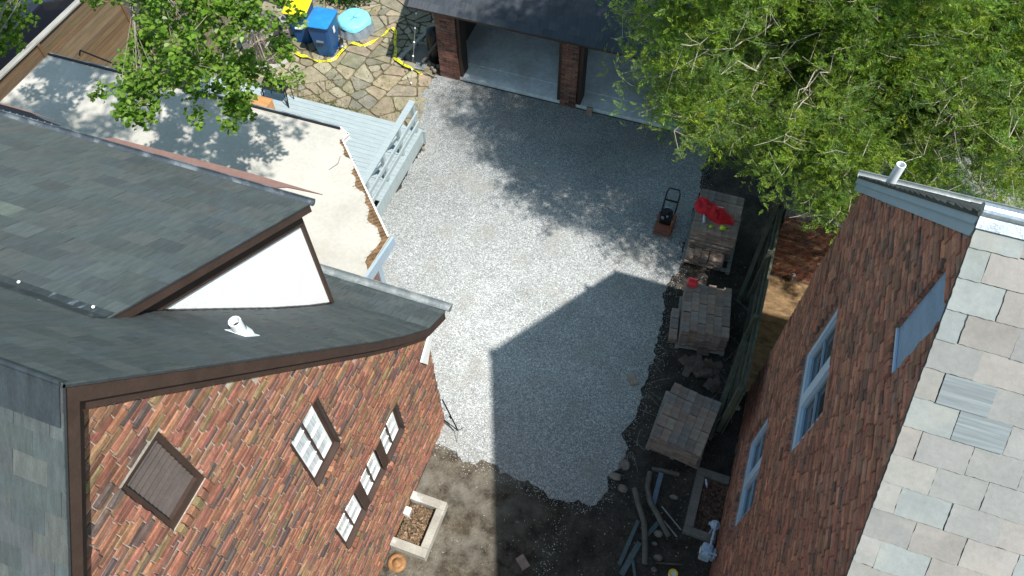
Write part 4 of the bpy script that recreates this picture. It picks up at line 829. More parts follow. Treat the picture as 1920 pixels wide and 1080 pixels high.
corrugated([(.60, 5.56, .09), (.62, 5.25, .10), (.74, 4.98, .13), (.92, 4.8, .15), (1.08, 4.62, .14), (1.20, 4.50, .12)], .05, 'bent dusty corrugated pipe curving right with its open end by the stones')
corrugated([(.62, 5.64, .06), (.80, 5.67, .06), (1.12, 5.70, .06)], .042, 'short straight pipe lying just below the nearest paver stack')
plank((.80, 5.60, .12), (.80, 4.98, .10), .09, .02, 'narrow blue painted board below the nearest paver stack', 'board_blue', 'board', 'board')
for a, c, w, l in (((.62, 4.62, .05), (.50, 3.75, .04), .07, 'long teal board at the left edge of the debris pile'), ((.74, 4.25, .05), (.58, 3.60, .05), .10, 'short wide teal board low in the debris pile'), ((.98, 4.72, .05), (.78, 4.30, .06), .08, 'teal board fragment under the bent pipe'), ((.70, 3.9, .08), (.86, 3.55, .05), .05, 'thin teal strip at the bottom of the debris pile')):
    plank(a, c, w, .018, l, 'board_teal', 'board', 'board')
plank((.95, 4.98, .14), (1.38, 4.70, .08), .025, .02, 'upper of two thin sticks right of the bent pipe', 'wood_grey', 'stick', 'stick'); plank((1.05, 4.75, .10), (1.34, 4.56, .06), .025, .02, 'lower of two thin sticks right of the bent pipe', 'wood_grey', 'stick', 'stick')
plank((1.10, 4.0, .05), (1.55, 4.12, .05), .03, .02, 'dark stick lying right of the pale stones at the bottom', 'bark_dark', 'stick', 'stick')
def rock(x, y, z, sx, sy, sz, label, m='rubble', seed=0, cat='stone', group=None):
    rs = random.Random(seed); b = MB(); pts = []
    n = 8
    for j in range(4):
        zz = (-.5, -.2, .25, .5)[j]; rr = (.8, 1, .9, .55)[j]; pts += [(x + math.cos(k * 2 * math.pi / n) * sx * rr * rs.uniform(.8, 1.1), y + math.sin(k * 2 * math.pi / n) * sy * rr * rs.uniform(.8, 1.1), z + zz * sz * rs.uniform(.9, 1.1)) for k in range(n)]
    f = [tuple(range(n))[::-1], tuple(range(3 * n, 4 * n))] + [(j * n + k, j * n + (k + 1) % n, (j + 1) * n + (k + 1) % n, (j + 1) * n + k) for j in range(3) for k in range(n)]
    b.add(pts, f); return tag(b.build('stone', m, bevel=.004), label, cat, group)
rock(1.13, 5.25, .06, .085, .045, .09, 'squared stone block between the blue board and the shaded window well', seed=1)
rock(1.12, 4.10, .05, .09, .06, .09, 'pale jagged stone low in the debris pile', seed=2); rock(1.02, 4.50, .07, .09, .07, .11, 'stone against the open end of the bent pipe', seed=3)
rock(1.0, 4.32, .04, .06, .035, .06, 'small flat stone left of the jagged stone', seed=6); rock(1.10, 3.88, .05, .06, .05, .08, 'round stone near the yellow can at the bottom', seed=7)
rock(1.90, 7.42, .06, .07, .06, .10, 'pale stone near the fence end by the house wall', 'concrete', seed=4)
rock(.02, 5.28, .05, .13, .08, .10, 'dark stone lump at the lower right tip of the gravel', seed=8); rock(.12, 5.55, .06, .12, .12, .12, 'second dark stone lump just above the gravel tip', seed=9); rock(.20, 5.1, .05, .1, .09, .09, 'small dark stone beside the lower right gravel tip', seed=10)
YC = thing('paint_can', 'yellow rimmed pale can at the bottom edge of the debris pile', 'can', (1.40, 3.92, 0))
b = MB(); b.lathe((1.42, 3.90, 0), [(0, 0), (.075, 0), (.075, .13), (.07, .13), (.07, .11), (0, .11)], 20); b.build('can_body', 'white', YC); b = MB(); b.lathe((1.42, 3.90, .131), [(.078, -.01), (.082, 0), (.07, .006), (.05, .0)], 20); b.build('can_rim', 'yellow', YC)
b = MB()
for a, c in (((1.72, 7.75, .4), (1.85, 7.05, .05)), ((1.72, 7.2, .3), (1.68, 7.75, .3)), ((1.55, 6.9, .05), (1.8, 7.45, .3))): b.tube([a, c], .005, 4)
tag(b.build('bent_wire', 'wood_grey'), 'bent thin wire frame by the fence end near the house corner', 'wire')
# black pole at left house corner, wire stake
b = MB(); b.tube([(-3.52 + .12, 5.27, 1.0), (-3.05, 5.05, .30)], .014, 6); b.tube([(-3.40, 5.20, .22), (-3.05, 5.05, .30)], .010, 6); b.tube([(-3.24, 5.16, .60), (-3.21, 5.15, .555)], .022, 8); tag(b.build('metal_bracket', 'dark'), 'black metal bracket jutting from the sunlit brick corner over the gravel', 'bracket')
b = MB(); b.tube([(-3.02, 5.25, .05), (-3.06, 5.05, .25), (-3.03, 4.90, .05)], .006, 5); tag(b.build('wire_stake', 'gutter'), 'thin bent wire stake on the sunlit gravel below the bracket', 'stake')
b = MB(); b.tube([(-2.06, 13.6, .05), (-1.85, 13.45, .05), (-1.62, 13.75, .08), (-1.55, 14.1, .5), (-1.50, 14.3, 1.0)], .008, 5); tag(b.build('fallen_branch', 'bark'), 'thin bare curved branch hanging onto the gravel by the garage', 'branch')
# ---------------------------------------------------------------- deck with railing
DK = thing('wooden_deck', 'pale blue painted deck with plank railing behind the flat roof', 'deck', (-8.5, 10.8, 0))
b = MB(); y = 9.62
while y < 11.95:
    xr = -6.80; b.box(-15.5 if y < 9.9 else -13.0, xr, y, y + .128, .42, .45); y += .134
b.build('deck_boards', 'deck', DK)
b = MB(); b.box(-6.795, -6.765, 9.1, 12.0, .045, .46); b.box(-13, -6.7, 11.97, 12.0, .02, .44); b.build('deck_skirt', 'deck', DK)
b = MB(); b.box(-13, -6.80, 9.7, 11.96, .38, .415); b.build('deck_frame', 'deck', DK)
RL = MB(); RL.box(-7.0, -6.84, 9.0, 12.0, 1.33, 1.37); rl = RL.build('railing', 'deck', DK, bevel=.006)
for z in (.66, .98):
    b = MB(); b.box(-6.84, -6.80, 9.0, 11.98, z, z + .11); o = b.build('rail', 'deck', rl); o.matrix_parent_inverse = Matrix()
for y in (9.35, 10.2, 11.05, 11.86):
    b = MB(); b.box(-6.94, -6.85, y, y + .09, .452, 1.329); o = b.build('post', 'deck', rl); o.matrix_parent_inverse = Matrix()
for y in (9.35, 10.2, 11.05):
    b = MB(); b.beam((-6.86, y + .04, .46), (-7.35, y + .04, .46), .09, .04); b.beam((-6.86, y + .04, 1.1), (-7.3, y + .04, .5), .06, .04); o = b.build('brace', 'deck', rl); o.matrix_parent_inverse = Matrix()
rock(-6.68, 11.75, .07, .05, .06, .12, 'small brown stone at the end corner of the deck skirt', seed=11)
# stool / wooden box and chair on deck
ST = thing('wooden_side_table', 'orange stained wooden side table on the deck beyond the flat roof', 'table', (-10.8, 11.3, .45))
b = MB(); b.box(-11.42, -10.42, 11.02, 11.36, .90, .93); b.build('table_top', 'wood_orange', ST, bevel=.008)
b = MB(); b.box(-10.47, -10.43, 11.04, 11.34, .46, .899); b.build('side_panel', 'wood_orange', ST); b = MB(); b.box(-11.40, -11.36, 11.04, 11.34, .46, .899); b.build('side_panel', 'wood_orange', ST)
CH = thing('folding_chair', 'black metal chair with curved back behind the orange table', 'chair', (-10.6, 11.9, .02))
b = MB(); b.tube([(-10.95, 11.62, .46), (-10.93, 11.74, .95), (-10.85, 11.84, 1.12), (-10.6, 11.9, 1.16), (-10.36, 11.84, 1.12), (-10.28, 11.74, .95), (-10.25, 11.62, .46)], .016, 8); b.build('back_frame', 'dark', CH)
b = MB(); b.prism([(-10.9, 11.66), (-10.3, 11.66), (-10.3, 11.95), (-10.9, 11.95)], .86, .88); b.build('seat', 'dark', CH); b = MB(); b.obox((-10.6, 11.83, 1.02), (.27, 0, 0), (0, .006, 0), (0, .02, .10)); b.build('backrest', 'dark', CH)
for x in (-10.92, -10.28):
    for y in (11.64, 11.94): b = MB(); b.tube([(x, y, .86), (x, y, .46 if y < 11.9 else .46)], .012, 6); b.build('leg', 'dark', CH)
# ---------------------------------------------------------------- wheelie bins
def bin_(cx, cy, rot, lidm, label, s=1.0):
    t = thing('wheelie_bin', label, 'bin', (cx, cy, .04), 'wheelie bins on the patio'); ca, sa = math.cos(rot), math.sin(rot)
    def P(x, y, z): return (cx + (x * ca - y * sa) * s, cy + (x * sa + y * ca) * s, .04 + z * s)
    def ring(w, y0, y1, z, c=.05): return [P(-w + c, y0, z), P(w - c, y0, z), P(w, y0 + c, z), P(w, y1 - c, z), P(w - c, y1, z), P(-w + c, y1, z), P(-w, y1 - c, z), P(-w, y0 + c, z)]
    rings = [ring(.22, -.26, .24, .02), ring(.25, -.30, .30, .35), ring(.285, -.355, .36, .80), ring(.30, -.375, .38, .98), ring(.325, -.40, .40, .985), ring(.325, -.40, .40, 1.04)]
    b = MB(); v = [p for r in rings for p in r]; b.add(v, [tuple(range(8))[::-1]] + [(j * 8 + k, j * 8 + (k + 1) % 8, (j + 1) * 8 + (k + 1) % 8, (j + 1) * 8 + k) for j in range(5) for k in range(8)] + [tuple(range(40, 48))]); b.build('bin_body', 'bin_blue', t, bevel=.008 * s)
    b = MB(); rr = [ring(.335, -.42, .40, 1.045), ring(.335, -.42, .40, 1.075), ring(.27, -.34, .35, 1.105), ring(.17, -.22, .25, 1.118)]; v = [p for r in rr for p in r]
    b.add(v, [tuple(range(8))[::-1], tuple(range(24, 32))] + [(j * 8 + k, j * 8 + (k + 1) % 8, (j + 1) * 8 + (k + 1) % 8, (j + 1) * 8 + k) for j in range(3) for k in range(8)]); b.build('lid', lidm, t, bevel=.006 * s)
    b = MB(); b.tube([P(-.28, .45, 1.0), P(.28, .45, 1.0)], .016 * s, 8); b.tube([P(-.24, .40, 1.0), P(-.24, .45, 1.0)], .014 * s, 6); b.tube([P(.24, .40, 1.0), P(.24, .45, 1.0)], .014 * s, 6); b.build('handle', 'bin_blue', t)
    b = MB(); b.obox(P(0, -.335, .56), Vector((ca, sa, 0)) * .10 * s, Vector((-sa, ca, 0)) * .03 * s, (0, 0, .018 * s)); b.build('lift_bar', 'alu' if lidm != 'yellow' else 'white', t)
    b = MB(); b.obox(P(0.301 if lidm != 'yellow' else -.3, 0, .75), Vector((ca, sa, 0)) * .004, Vector((-sa, ca, 0)) * .05 * s, (0, 0, .09 * s)); b.build('number_plate', 'white', t)
    for sx in (-1, 1):
        b = MB(); b.lathe(P(sx * .26, .27, .10), [(0, -.025), (.11 * s, -.025), (.12 * s, -.015), (.12 * s, .015), (.11 * s, .025), (0, .025)], 20, axis=(ca, sa, 0)); b.build('wheel', 'black_plastic', t)
bin_(-10.60, 14.32, .10, 'bin_lid', 'blue wheelie bin with bright blue lid, right of the yellow lidded one')
bin_(-11.45, 14.62, .22, 'yellow', 'blue wheelie bin with yellow lid, partly under the leaves')
# draped round table
TT = thing('covered_table', 'round garden table wrapped in light blue tarp and grey plastic right of the bins', 'table', (-10.0, 14.98, 0))
b = MB(); n = 56; TX, TY = -10.28, 15.35; prof_ = [(.02, .47), (.25, .475), (.40, .46), (.45, .41), (.46, .34)]; vs = []
for r, z in prof_: vs += [(TX + math.cos(t) * r * (1 + .03 * math.sin(6 * t)), TY + math.sin(t) * r, z + .010 * math.sin(5 * t + r * 9) * r * 2 - (0 if z > .38 else .025 * (1 + math.sin(4 * t)))) for t in [k * 2 * math.pi / n for k in range(n)]]
b.add(vs, [tuple(range(n))] + [(j * n + k, j * n + (k + 1) % n, (j + 1) * n + (k + 1) % n, (j + 1) * n + k) for j in range(4) for k in range(n)]); b.build('tarp', 'tarp', TT, smooth=True)
b = MB(); vs = []
for r, z in ((.43, .40), (.45, .28), (.48, .16), (.51, .05)): vs += [(TX + math.cos(t) * r * (1 + .05 * math.sin(9 * t) * (1 - z)), TY + math.sin(t) * r * (1 + .05 * math.sin(11 * t) * (1 - z)), z) for t in [k * 2 * math.pi / n for k in range(n)]]
b.add(vs, [(j * n + k, j * n + (k + 1) % n, (j + 1) * n + (k + 1) % n, (j + 1) * n + k) for j in range(3) for k in range(n)]); b.build('plastic_skirt', 'tarp_grey', TT, smooth=True)
b = MB(); b.lathe((-10.28, 14.50, .05), [(0, 0), (.06, 0), (.07, .09), (.03, .12), (0, .12)], 12); b.tube([(-10.28, 14.45, .12), (-10.1, 14.4, .17)], .02, 6); tag(b.build('metal_pot', 'alu', smooth=True), 'small shiny metal pot between the blue bin and the covered table', 'pot')
# caution tape
tp = [(-11.40, 13.86), (-11.2, 13.80), (-10.97, 13.80), (-10.6, 13.83), (-10.35, 13.95), (-10.2, 14.25), (-10.15, 14.6), (-9.98, 14.75), (-9.70, 14.85), (-9.45, 15.35), (-9.32, 15.62), (-9.15, 15.55), (-9.02, 15.2), (-8.85, 14.9), (-8.72, 14.55), (-8.45, 14.40), (-8.15, 14.32), (-7.75, 14.24)]
P = [Vector((*p, 0)) for p in tp]; fine = []
for i in range(len(P) - 1):
    p0, p1, p2, p3 = P[max(i - 1, 0)], P[i], P[i + 1], P[min(i + 2, len(P) - 1)]
    for k in range(8): t = k / 8; fine.append(.5 * ((2 * p1) + (-p0 + p2) * t + (2 * p0 - 5 * p1 + 4 * p2 - p3) * t * t + (-p0 + 3 * p1 - 3 * p2 + p3) * t ** 3))
b = MB(); vs = []; W_ = .040
for i, p in enumerate(fine):
    d_ = (fine[min(i + 1, len(fine) - 1)] - fine[max(i - 1, 0)]).normalized(); s_ = Vector((-d_.y, d_.x, 0)); a = .45 * math.sin(i * .23) + .35 * math.sin(i * .61); z = .10 + .045 * math.sin(i * .17) + .02 * math.sin(i * .5)
    vs += [p + s_ * W_ * math.cos(a) + Vector((0, 0, z + W_ * math.sin(a))), p - s_ * W_ * math.cos(a) + Vector((0, 0, z - W_ * math.sin(a)))]
b.add(vs, [(2 * i, 2 * i + 1, 2 * i + 3, 2 * i + 2) for i in range(len(fine) - 1)]); CT = tag(b.build('caution_tape', 'tape', smooth=True), 'yellow caution tape winding over the flagstones from the bins to the garage', 'tape')
b = MB()
for i in range(4, len(fine) - 2, 3):
    v0, v1, v2, v3 = [Vector(v) for v in (vs[2 * i], vs[2 * i + 1], vs[2 * i + 2], vs[2 * i + 3])]; up = (v2 - v0).cross(v1 - v0); up = up.normalized() if up.length > 1e-9 else Vector((0, 0, 1)); up = up if up.z > 0 else -up
    q = lambda u, w: (v0.lerp(v1, u)).lerp(v2.lerp(v3, u), w) + up * .003
    b.add([q(.3, .1), q(.7, .1), q(.7, .75), q(.3, .75)], [(0, 1, 2, 3)])
o = b.build('tape_lettering', 'dark', CT); o.matrix_parent_inverse = Matrix()
# round brick-ringed pit with debris
RG = thing('fire_pit', 'round stacked block fire pit full of bark and rubbish under the leafy branches', 'fire pit', (-12.2, 13.8, 0))
def arc_ring(b, cx, cy, r0, r1, z0, z1, a0, a1, n, pal=None, gap=.0):
    for k in range(n):
        t0, t1 = a0 + (a1 - a0) * (k + gap) / n, a0 + (a1 - a0) * (k + 1 - gap) / n; p = [(cx + r1 * math.cos(t0), cy + r1 * math.sin(t0)), (cx + r1 * math.cos(t1), cy + r1 * math.sin(t1)), (cx + r0 * math.cos(t1), cy + r0 * math.sin(t1)), (cx + r0 * math.cos(t0), cy + r0 * math.sin(t0))]
        b.prism(p, z0, z1, pick(pal, .25) if pal else None)
b = MB()
for l in range(9): arc_ring(b, -12.2, 13.85, .52 + .0 * l, .66, .04 + l * .085, .04 + l * .085 + .07, .35 + (l % 2) * .1, 4.15 - l * .03, 14, [(.16, .15, .14), (.30, .29, .28), (.09, .085, .085), (.22, .18, .16)], .06)
b.build('block_ring', 'paver', RG)
b = MB(); arc_ring(b, -12.0, 13.62, .50, .64, .04, .13, 3.6, 6.5, 14, None, .0); b.build('kerb', 'concrete', RG)
b = MB(); b.lathe((-12.1, 13.75, 0), [(.56, .08), (.4, .14), (.2, .18), (0, .2)], 20); b.build('fill', 'soil', RG)
litter('bark_rubbish', -12.5, -11.7, 13.35, 14.15, .10, 700, [(.20, .12, .08), (.12, .08, .06), (.28, .20, .14), (.35, .30, .24)], 'bark scraps and rubbish inside the round fire pit')
plank((-12.15, 13.65, .22), (-12.1, 14.05, .42), .05, .03, 'short pale stick standing in the fire pit'); plank((-11.95, 14.0, .25), (-11.62, 13.55, .2), .035, .025, 'thin dark stick leaning out of the fire pit', 'bark_dark'); plank((-12.1, 13.62, .22), (-11.75, 13.68, .22), .05, .03, 'short pale stick lying across the fire pit')
b = MB(); b.prism([(-11.98, 12.98), (-11.55, 13.22), (-11.52, 13.32), (-11.80, 13.28), (-12.02, 13.12)], .055, .085); tag(b.build('stone_slab', 'concrete'), 'pale loose slab lying below the fire pit', 'slab')
b = MB(); b.prism([(-12.25, 12.96), (-12.1, 12.95), (-12.06, 13.08), (-12.2, 13.12)], .055, .075); tag(b.build('stone_slab', 'concrete'), 'small pale broken slab at the left below the fire pit', 'slab')
# shrub at the back
def leafquads(centers, n, spread, size, pal, seed, flat=.5, droop=0.):
    r = np.random.default_rng(seed); K = len(centers); idx = r.integers(0, K, n); d = r.normal(size=(n, 3)); d /= np.linalg.norm(d, axis=1)[:, None]; rad = r.random(n)[:, None] ** .5
    c = np.asarray(centers)[idx] + d * rad * spread; th = r.uniform(0, 2 * np.pi, n); nz = r.normal(size=(n, 3)) * flat; nz[:, 2] += 1; nz /= np.linalg.norm(nz, axis=1)[:, None]
    a = np.stack([np.cos(th), np.sin(th), np.zeros(n)], 1); a -= nz * (a * nz).sum(1)[:, None]; a /= np.linalg.norm(a, axis=1)[:, None]; bb = np.cross(nz, a); s = size * r.uniform(.6, 1.15, n)[:, None]
    fold = nz * s * .22; base = c - a * s * .5; tip = c + a * s * .55 - nz * s * .1
    l1, l2 = c - a * s * .28 + bb * s * .42 + fold, c + a * s * .18 + bb * s * .40 + fold; r1, r2 = c - a * s * .28 - bb * s * .42 + fold, c + a * s * .18 - bb * s * .40 + fold
    V = np.concatenate([np.stack([base, tip, l2, l1], 1), np.stack([base, r1, r2, tip], 1)]); pal = np.asarray(pal); C = pal[r.integers(0, len(pal), n)] * r.uniform(.8, 1.2, (n, 1)); return V, np.concatenate([C, C])
V, C = leafquads([(-11.7 + .25 * k, 16.4 + .1 * math.sin(k * 2), .25) for k in range(5)], 1500, .38, .06, [(.03, .09, .015), (.05, .13, .02), (.02, .06, .012)], 5, .8)
SH = thing('shrub', 'low dark green shrub behind the bins at the top edge', 'shrub', (-11.2, 16.4, 0)); quads_np('foliage', V, C, 'leaf', SH)
b = MB()
for k in range(8): b.tube([(-11.2, 16.4, .03), (-11.7 + k * .15, 16.3 + .03 * k, .4)], .012, 5)
b.build('stems', 'bark_dark', SH)
# ---------------------------------------------------------------- garage
GA = thing('brick_garage', 'open two bay garage with brick pillars and dark slate roof at the top', 'garage', (-4, 16, 0))
b = MB(); b.box(-7.3, .4, 14.42, 14.95, .02, .13); b.build('threshold', 'slab', GA); b = MB(); b.box(-7.3, .4, 14.965, 20.8, .02, .145); b.build('floor', 'slab', GA)
def pillar(x0, x1, y0, y1, h, m='brickR'):
    p = MB(); p.box(x0, x1, y0, y1, 0, h); core_ = p.build('pillar', 'mortarR', GA); B = MB(); z = 0; k = 0; pal = [(.20, .085, .065), (.24, .10, .07), (.15, .075, .06), (.11, .06, .05), (.22, .12, .09)]
    while z < h - .04:
        for ax in ('f', 'l', 'r'):
            a0, a1 = (x0, x1) if ax == 'f' else (y0, y1); a = a0 - (k % 2) * .105
            while a < a1:
                p0, p1 = max(a, a0 - .01), min(a + .205, a1 + .01)
                if p1 - p0 > .03:
                    c = pick(pal, .2); j = random.uniform(.008, .014)
                    if ax == 'f': B.box(p0, p1, y0 - j, y0 - .0005, z + .006, z + .07, c)
                    elif ax == 'l': B.box(x0 - j, x0 - .0005, p0, p1, z + .006, z + .07, c)
                    else: B.box(x1 + .0005, x1 + j, p0, p1, z + .006, z + .07, c)
                a += .217
        z += .077; k += 1
    o = B.build('bricks', m, core_); o.matrix_parent_inverse = Matrix()
pillar(-7.30, -6.78, 14.38, 14.80, 2.15); pillar(-3.98, -3.58, 14.38, 14.80, 2.15); pillar(-.75, -.25, 14.38, 14.80, 2.15)
for x0, x1 in ((-6.76, -6.68), (-4.08, -4.0), (-3.56, -3.46)): b = MB(); b.box(x0, x1, 14.42, 14.80, .13, 2.1); b.build('door_jamb', 'brown', GA)
for nm, bx in (('back_wall', (-7.3, .4, 20.81, 21.0, 0, 3.0)), ('side_wall', (-7.32, -7.12, 14.82, 20.8, 0, 2.3)), ('side_wall', (.2, .4, 14.82, 20.8, 0, 2.3)), ('lintel', (-7.3, .4, 14.36, 14.62, 2.16, 2.42))):
    b = MB(); b.box(*bx); b.build(nm, {'lintel': 'brown', 'side_wall': 'interior', 'back_wall': 'interior_pale'}[nm], GA)
gy0, gz0 = 13.98, 2.36; Vg = Vector((0, 1, .42)).normalized(); Ng = Vector((0, -.42, 1)).normalized()
b = MB(); o_ = Vector((0, gy0, gz0)); pa = [o_ + Vector((x, 0, 0)) + Vg * v for x, v in ((-7.78, 0), (.9, 0), (.9, 4.4), (-7.78, 4.4))]; pb = [p - Ng * .08 for p in pa]; b.add(pa + pb, [(0, 1, 2, 3), (7, 6, 5, 4)] + [(i, 4 + i, 4 + (i + 1) % 4, (i + 1) % 4) for i in range(4)])
pc = [Vector((p.x, 2 * pa[2].y - p.y, p.z)) for p in pa]; b.add(pc + [p - Vector((0, 0, .08)) for p in pc], [(3, 2, 1, 0), (4, 5, 6, 7)] + [(i, 4 + i, 4 + (i + 1) % 4, (i + 1) % 4) for i in range(4)])
b.build('roof_deck', 'brown', GA)
slates('roof_slates', (0, gy0, gz0 + .003), (-1, 0, 0), Vg, Ng, [[(-.9, 0), (7.80, 0), (7.80, 4.4), (-.9, 4.4)]], .26, .20, [(.042, .048, .058), (.05, .055, .064), (.036, .042, .052)], 'slateL', GA, th=-.006 + .012, thick=.01)
# items left of garage
b = MB(); b.lathe((-7.66, 14.95, .03), [(0, 0), (.20, 0), (.22, .3), (.22, .9), (.18, 1.05), (0, 1.08)], 20); tag(b.build('plastic_drum', 'black_plastic', smooth=True), 'tall black plastic drum in the corner left of the garage pillar', 'drum')
plank((-8.62, 14.50, .10), (-8.05, 15.75, .45), .11, .04, 'pale grey plank slanting beside the black drum')
b = MB(); b.prism([(-8.35, 14.62), (-7.95, 14.55), (-7.85, 14.9), (-8.05, 15.3), (-8.3, 15.35), (-8.42, 15.0)], .06, .10, None); tag(b.build('stone_slab', 'concrete_dark'), 'dark flat flagstone leaning beside the black drum', 'slab')
GT = MB()
for k in range(7): GT.box(-8.08 + k * .045, -8.06 + k * .045, 14.36, 14.62, .10, .12)
GT.box(-8.10, -7.76, 14.35, 14.37, .10, .125); GT.box(-8.10, -7.76, 14.61, 14.63, .10, .125); tag(GT.build('metal_grate', 'gutter'), 'small slatted metal grate by the garage corner', 'grate')
for k, (x, y) in enumerate([(-7.6, 14.5), (-7.5, 14.42), (-7.7, 14.62), (-7.48, 14.62)]): rock(x, y, .12, .06, .05, .1, ['broken brick nearest the pillar foot', 'small broken brick at the gravel corner by the pillar', 'broken brick just left of the pillar heap', 'broken brick at the back of the pillar heap'][k], seed=20 + k)
plank((-7.85, 14.45, .3), (-7.42, 14.75, .9), .07, .04, 'dark timber offcut leaning in the corner left of the pillar', 'bark_dark'); plank((-7.7, 14.3, .09), (-7.35, 14.24, .08), .02, .02, 'thin pale rod on the ground at the garage corner')
RCn = thing('string_lights', 'thin string of small bulbs sloping from the garage eave to the patio', 'string lights', (-7.6, 13.8, 0))
pa_, pb_ = Vector((-7.75, 14.30, 1.95)), Vector((-7.90, 13.75, .06)); b = MB(); b.tube([pa_, pa_.lerp(pb_, .5) + Vector((0, 0, -.03)), pb_], .006, 5); b.build('cable', 'wood_grey', RCn)
for k in range(6): b = MB(); p = pa_.lerp(pb_, k / 5.2); b.lathe(p, [(0, -.03), (.022, -.015), (.026, 0), (.018, .02), (0, .03)], 10); b.build('bulb', 'white', RCn)
# ---------------------------------------------------------------- back wooden fence + car
BF = thing('wooden_fence', 'brown stained horizontal board fence with pale cap at the top left', 'fence', (-16.1, 11, 0))
b = MB(); z = .03
while z < 1.8:
    for ya, yb in ((4, 7.6), (7.6, 10.4), (10.4, 13.2)):
        d = random.uniform(0, .012); b.box(-16.12 - d, -16.095 - d, ya + .004, yb - .004, z, z + .128, pick([(.165, .115, .066), (.185, .13, .08), (.145, .10, .058), (.175, .115, .062)], .12))
    z += .142
b.build('boards', 'wood_fence', BF); 
for y in (7.6, 10.4, 13.2): b = MB(); b.box(-16.09, -16.05, y - .04, y + .04, 0, 1.82); b.build('post', 'wood_post', BF)
b = MB(); b.box(-16.21, -16.05, 4, 13.3, 1.84, 1.88); b.build('cap_board', 'wood_grey', BF)
VP = thing('parked_car', 'dark car with red tail light parked beyond the brown fence', 'car', (-18.6, 11.5, 0))
cp = [(8.9, .35), (8.85, .75), (9.05, .92), (9.9, 1.02), (10.6, 1.42), (12.2, 1.46), (13.0, 1.05), (13.35, .95), (13.4, .4), (13.1, .28), (9.2, .28)]
b = MB(); xs = [(-19.55, .94), (-19.4, 1.0), (-17.8, 1.0), (-17.65, .94)]; vs = []
for x, k in xs: vs += [(x, 11.15 + (y - 11.15) * (.98 if k < 1 else 1), .28 + (z - .28) * k) for y, z in cp]
n = len(cp); b.add(vs, [tuple(range(n))[::-1], tuple(range(3 * n, 4 * n))] + [(j * n + k, j * n + (k + 1) % n, (j + 1) * n + (k + 1) % n, (j + 1) * n + k) for j in range(3) for k in range(n)]); b.build('body', 'car', VP, bevel=.05)
b = MB(); b.add([(-19.3, 9.98, 1.10), (-17.9, 9.98, 1.10), (-18.0, 10.58, 1.44), (-19.2, 10.58, 1.44)], [(0, 1, 2, 3)]); b.build('windscreen', 'pane_dark', VP)
b = MB(); b.add([(-19.3, 12.95, 1.12), (-17.9, 12.95, 1.12), (-18.0, 12.25, 1.48), (-19.2, 12.25, 1.48)], [(3, 2, 1, 0)]); b.build('rear_window', 'pane_dark', VP)
for x in (-19.35, -17.85): b = MB(); b.box(x - .15, x + .15, 13.22, 13.42, .72, .9); b.build('tail_light', 'tail', VP, bevel=.02)
for x in (-19.5, -17.72):
    for y in (9.75, 12.55): b = MB(); b.lathe((x, y, .32), [(0, -.1), (.3, -.1), (.32, -.07), (.32, .07), (.3, .1), (0, .1)], 20, axis=(1, 0, 0)); b.build('wheel', 'black_plastic', VP)
# ---------------------------------------------------------------- trees
def limb(b, a, c, r0, r1, sag=.2, seed=0, n=7):
    rs = random.Random(seed); a, c = Vector(a), Vector(c); pts = []
    for k in range(n + 1): t = k / n; p = a.lerp(c, t) + Vector((rs.uniform(-1, 1), rs.uniform(-1, 1), rs.uniform(-1, 1))) * .04 * (c - a).length * (1 if 0 < k < n else 0) + Vector((0, 0, math.sin(t * math.pi) * sag)); pts.append(p)
    b.tube(pts, [r0 + (r1 - r0) * k / n for k in range(n + 1)], 6); return pts
# broadleaf tree at the left: limbs reach in from beyond the frame
LT = thing('leafy_tree', 'broad leaved bright green tree overhanging the pale flat roof', 'tree', (-11.2, 14.6, 0))
b = MB(); limb(b, (-12.3, 15.6, 0), (-11.6, 14.2, 6.2), .2, .14, 0, 1); limb(b, (-11.6, 14.2, 6.2), (-9.6, 10.2, 8.1), .13, .07, .2, 2)
tips = []; rs = random.Random(11)
clus = [(-8.3, 7.6, 5.6, .55), (-8.9, 8.3, 6.1, .75), (-9.6, 8.6, 6.0, .8), (-8.0, 8.5, 6.3, .75), (-7.7, 8.6, 6.2, .45), (-8.8, 9.4, 6.6, .9), (-9.9, 9.6, 6.2, .8), (-8.1, 9.5, 6.6, .6), (-9.4, 7.3, 5.0, .42), (-9.15, 7.0, 5.1, .33), (-9.8, 7.9, 5.2, .5), (-8.1, 9.0, 4.6, .4), (-8.7, 8.5, 4.6, .5),
        (-8.15, 8.1, 4.3, .3), (-9.9, 9.2, 4.8, .7), (-10.6, 10.4, 6.4, .9), (-9.3, 10.6, 7.0, .9), (-13.5, 8.7, 5.0, .36), (-13.3, 8.3, 4.6, .30), (-13.9, 9.1, 5.0, .4), (-13.15, 9.3, 5.4, .32), (-13.2, 7.7, 4.6, .16)]
cen = []; KX = .86
for i, (x, y, z, r) in enumerate(clus):
    x, y, z = x * KX, y * KX, 14 + (z - 14) * KX
    p = limb(b, (-9.6 + rs.uniform(-.5, .5), 10.2, 8.0), (x, y, z), .035, .008, .3, 30 + i, 9)
    for k in range(int(7 + r * 12)):
        q = Vector((x, y, z)) + Vector((rs.gauss(0, 1), rs.gauss(0, 1), rs.gauss(0, .6))) * r * .56; cen.append(tuple(q)); b.tube([p[-1 - (k % 3)], (p[-1] + q) / 2 + Vector((0, 0, .03)), q], .004, 4)
b.build('branches', 'bark', LT)
LP = [(.13, .25, .025), (.17, .30, .035), (.10, .20, .022), (.22, .33, .055), (.08, .16, .02), (.16, .25, .045)]
V, C = leafquads(cen, 12500, .19, .082, LP, 3, .45)
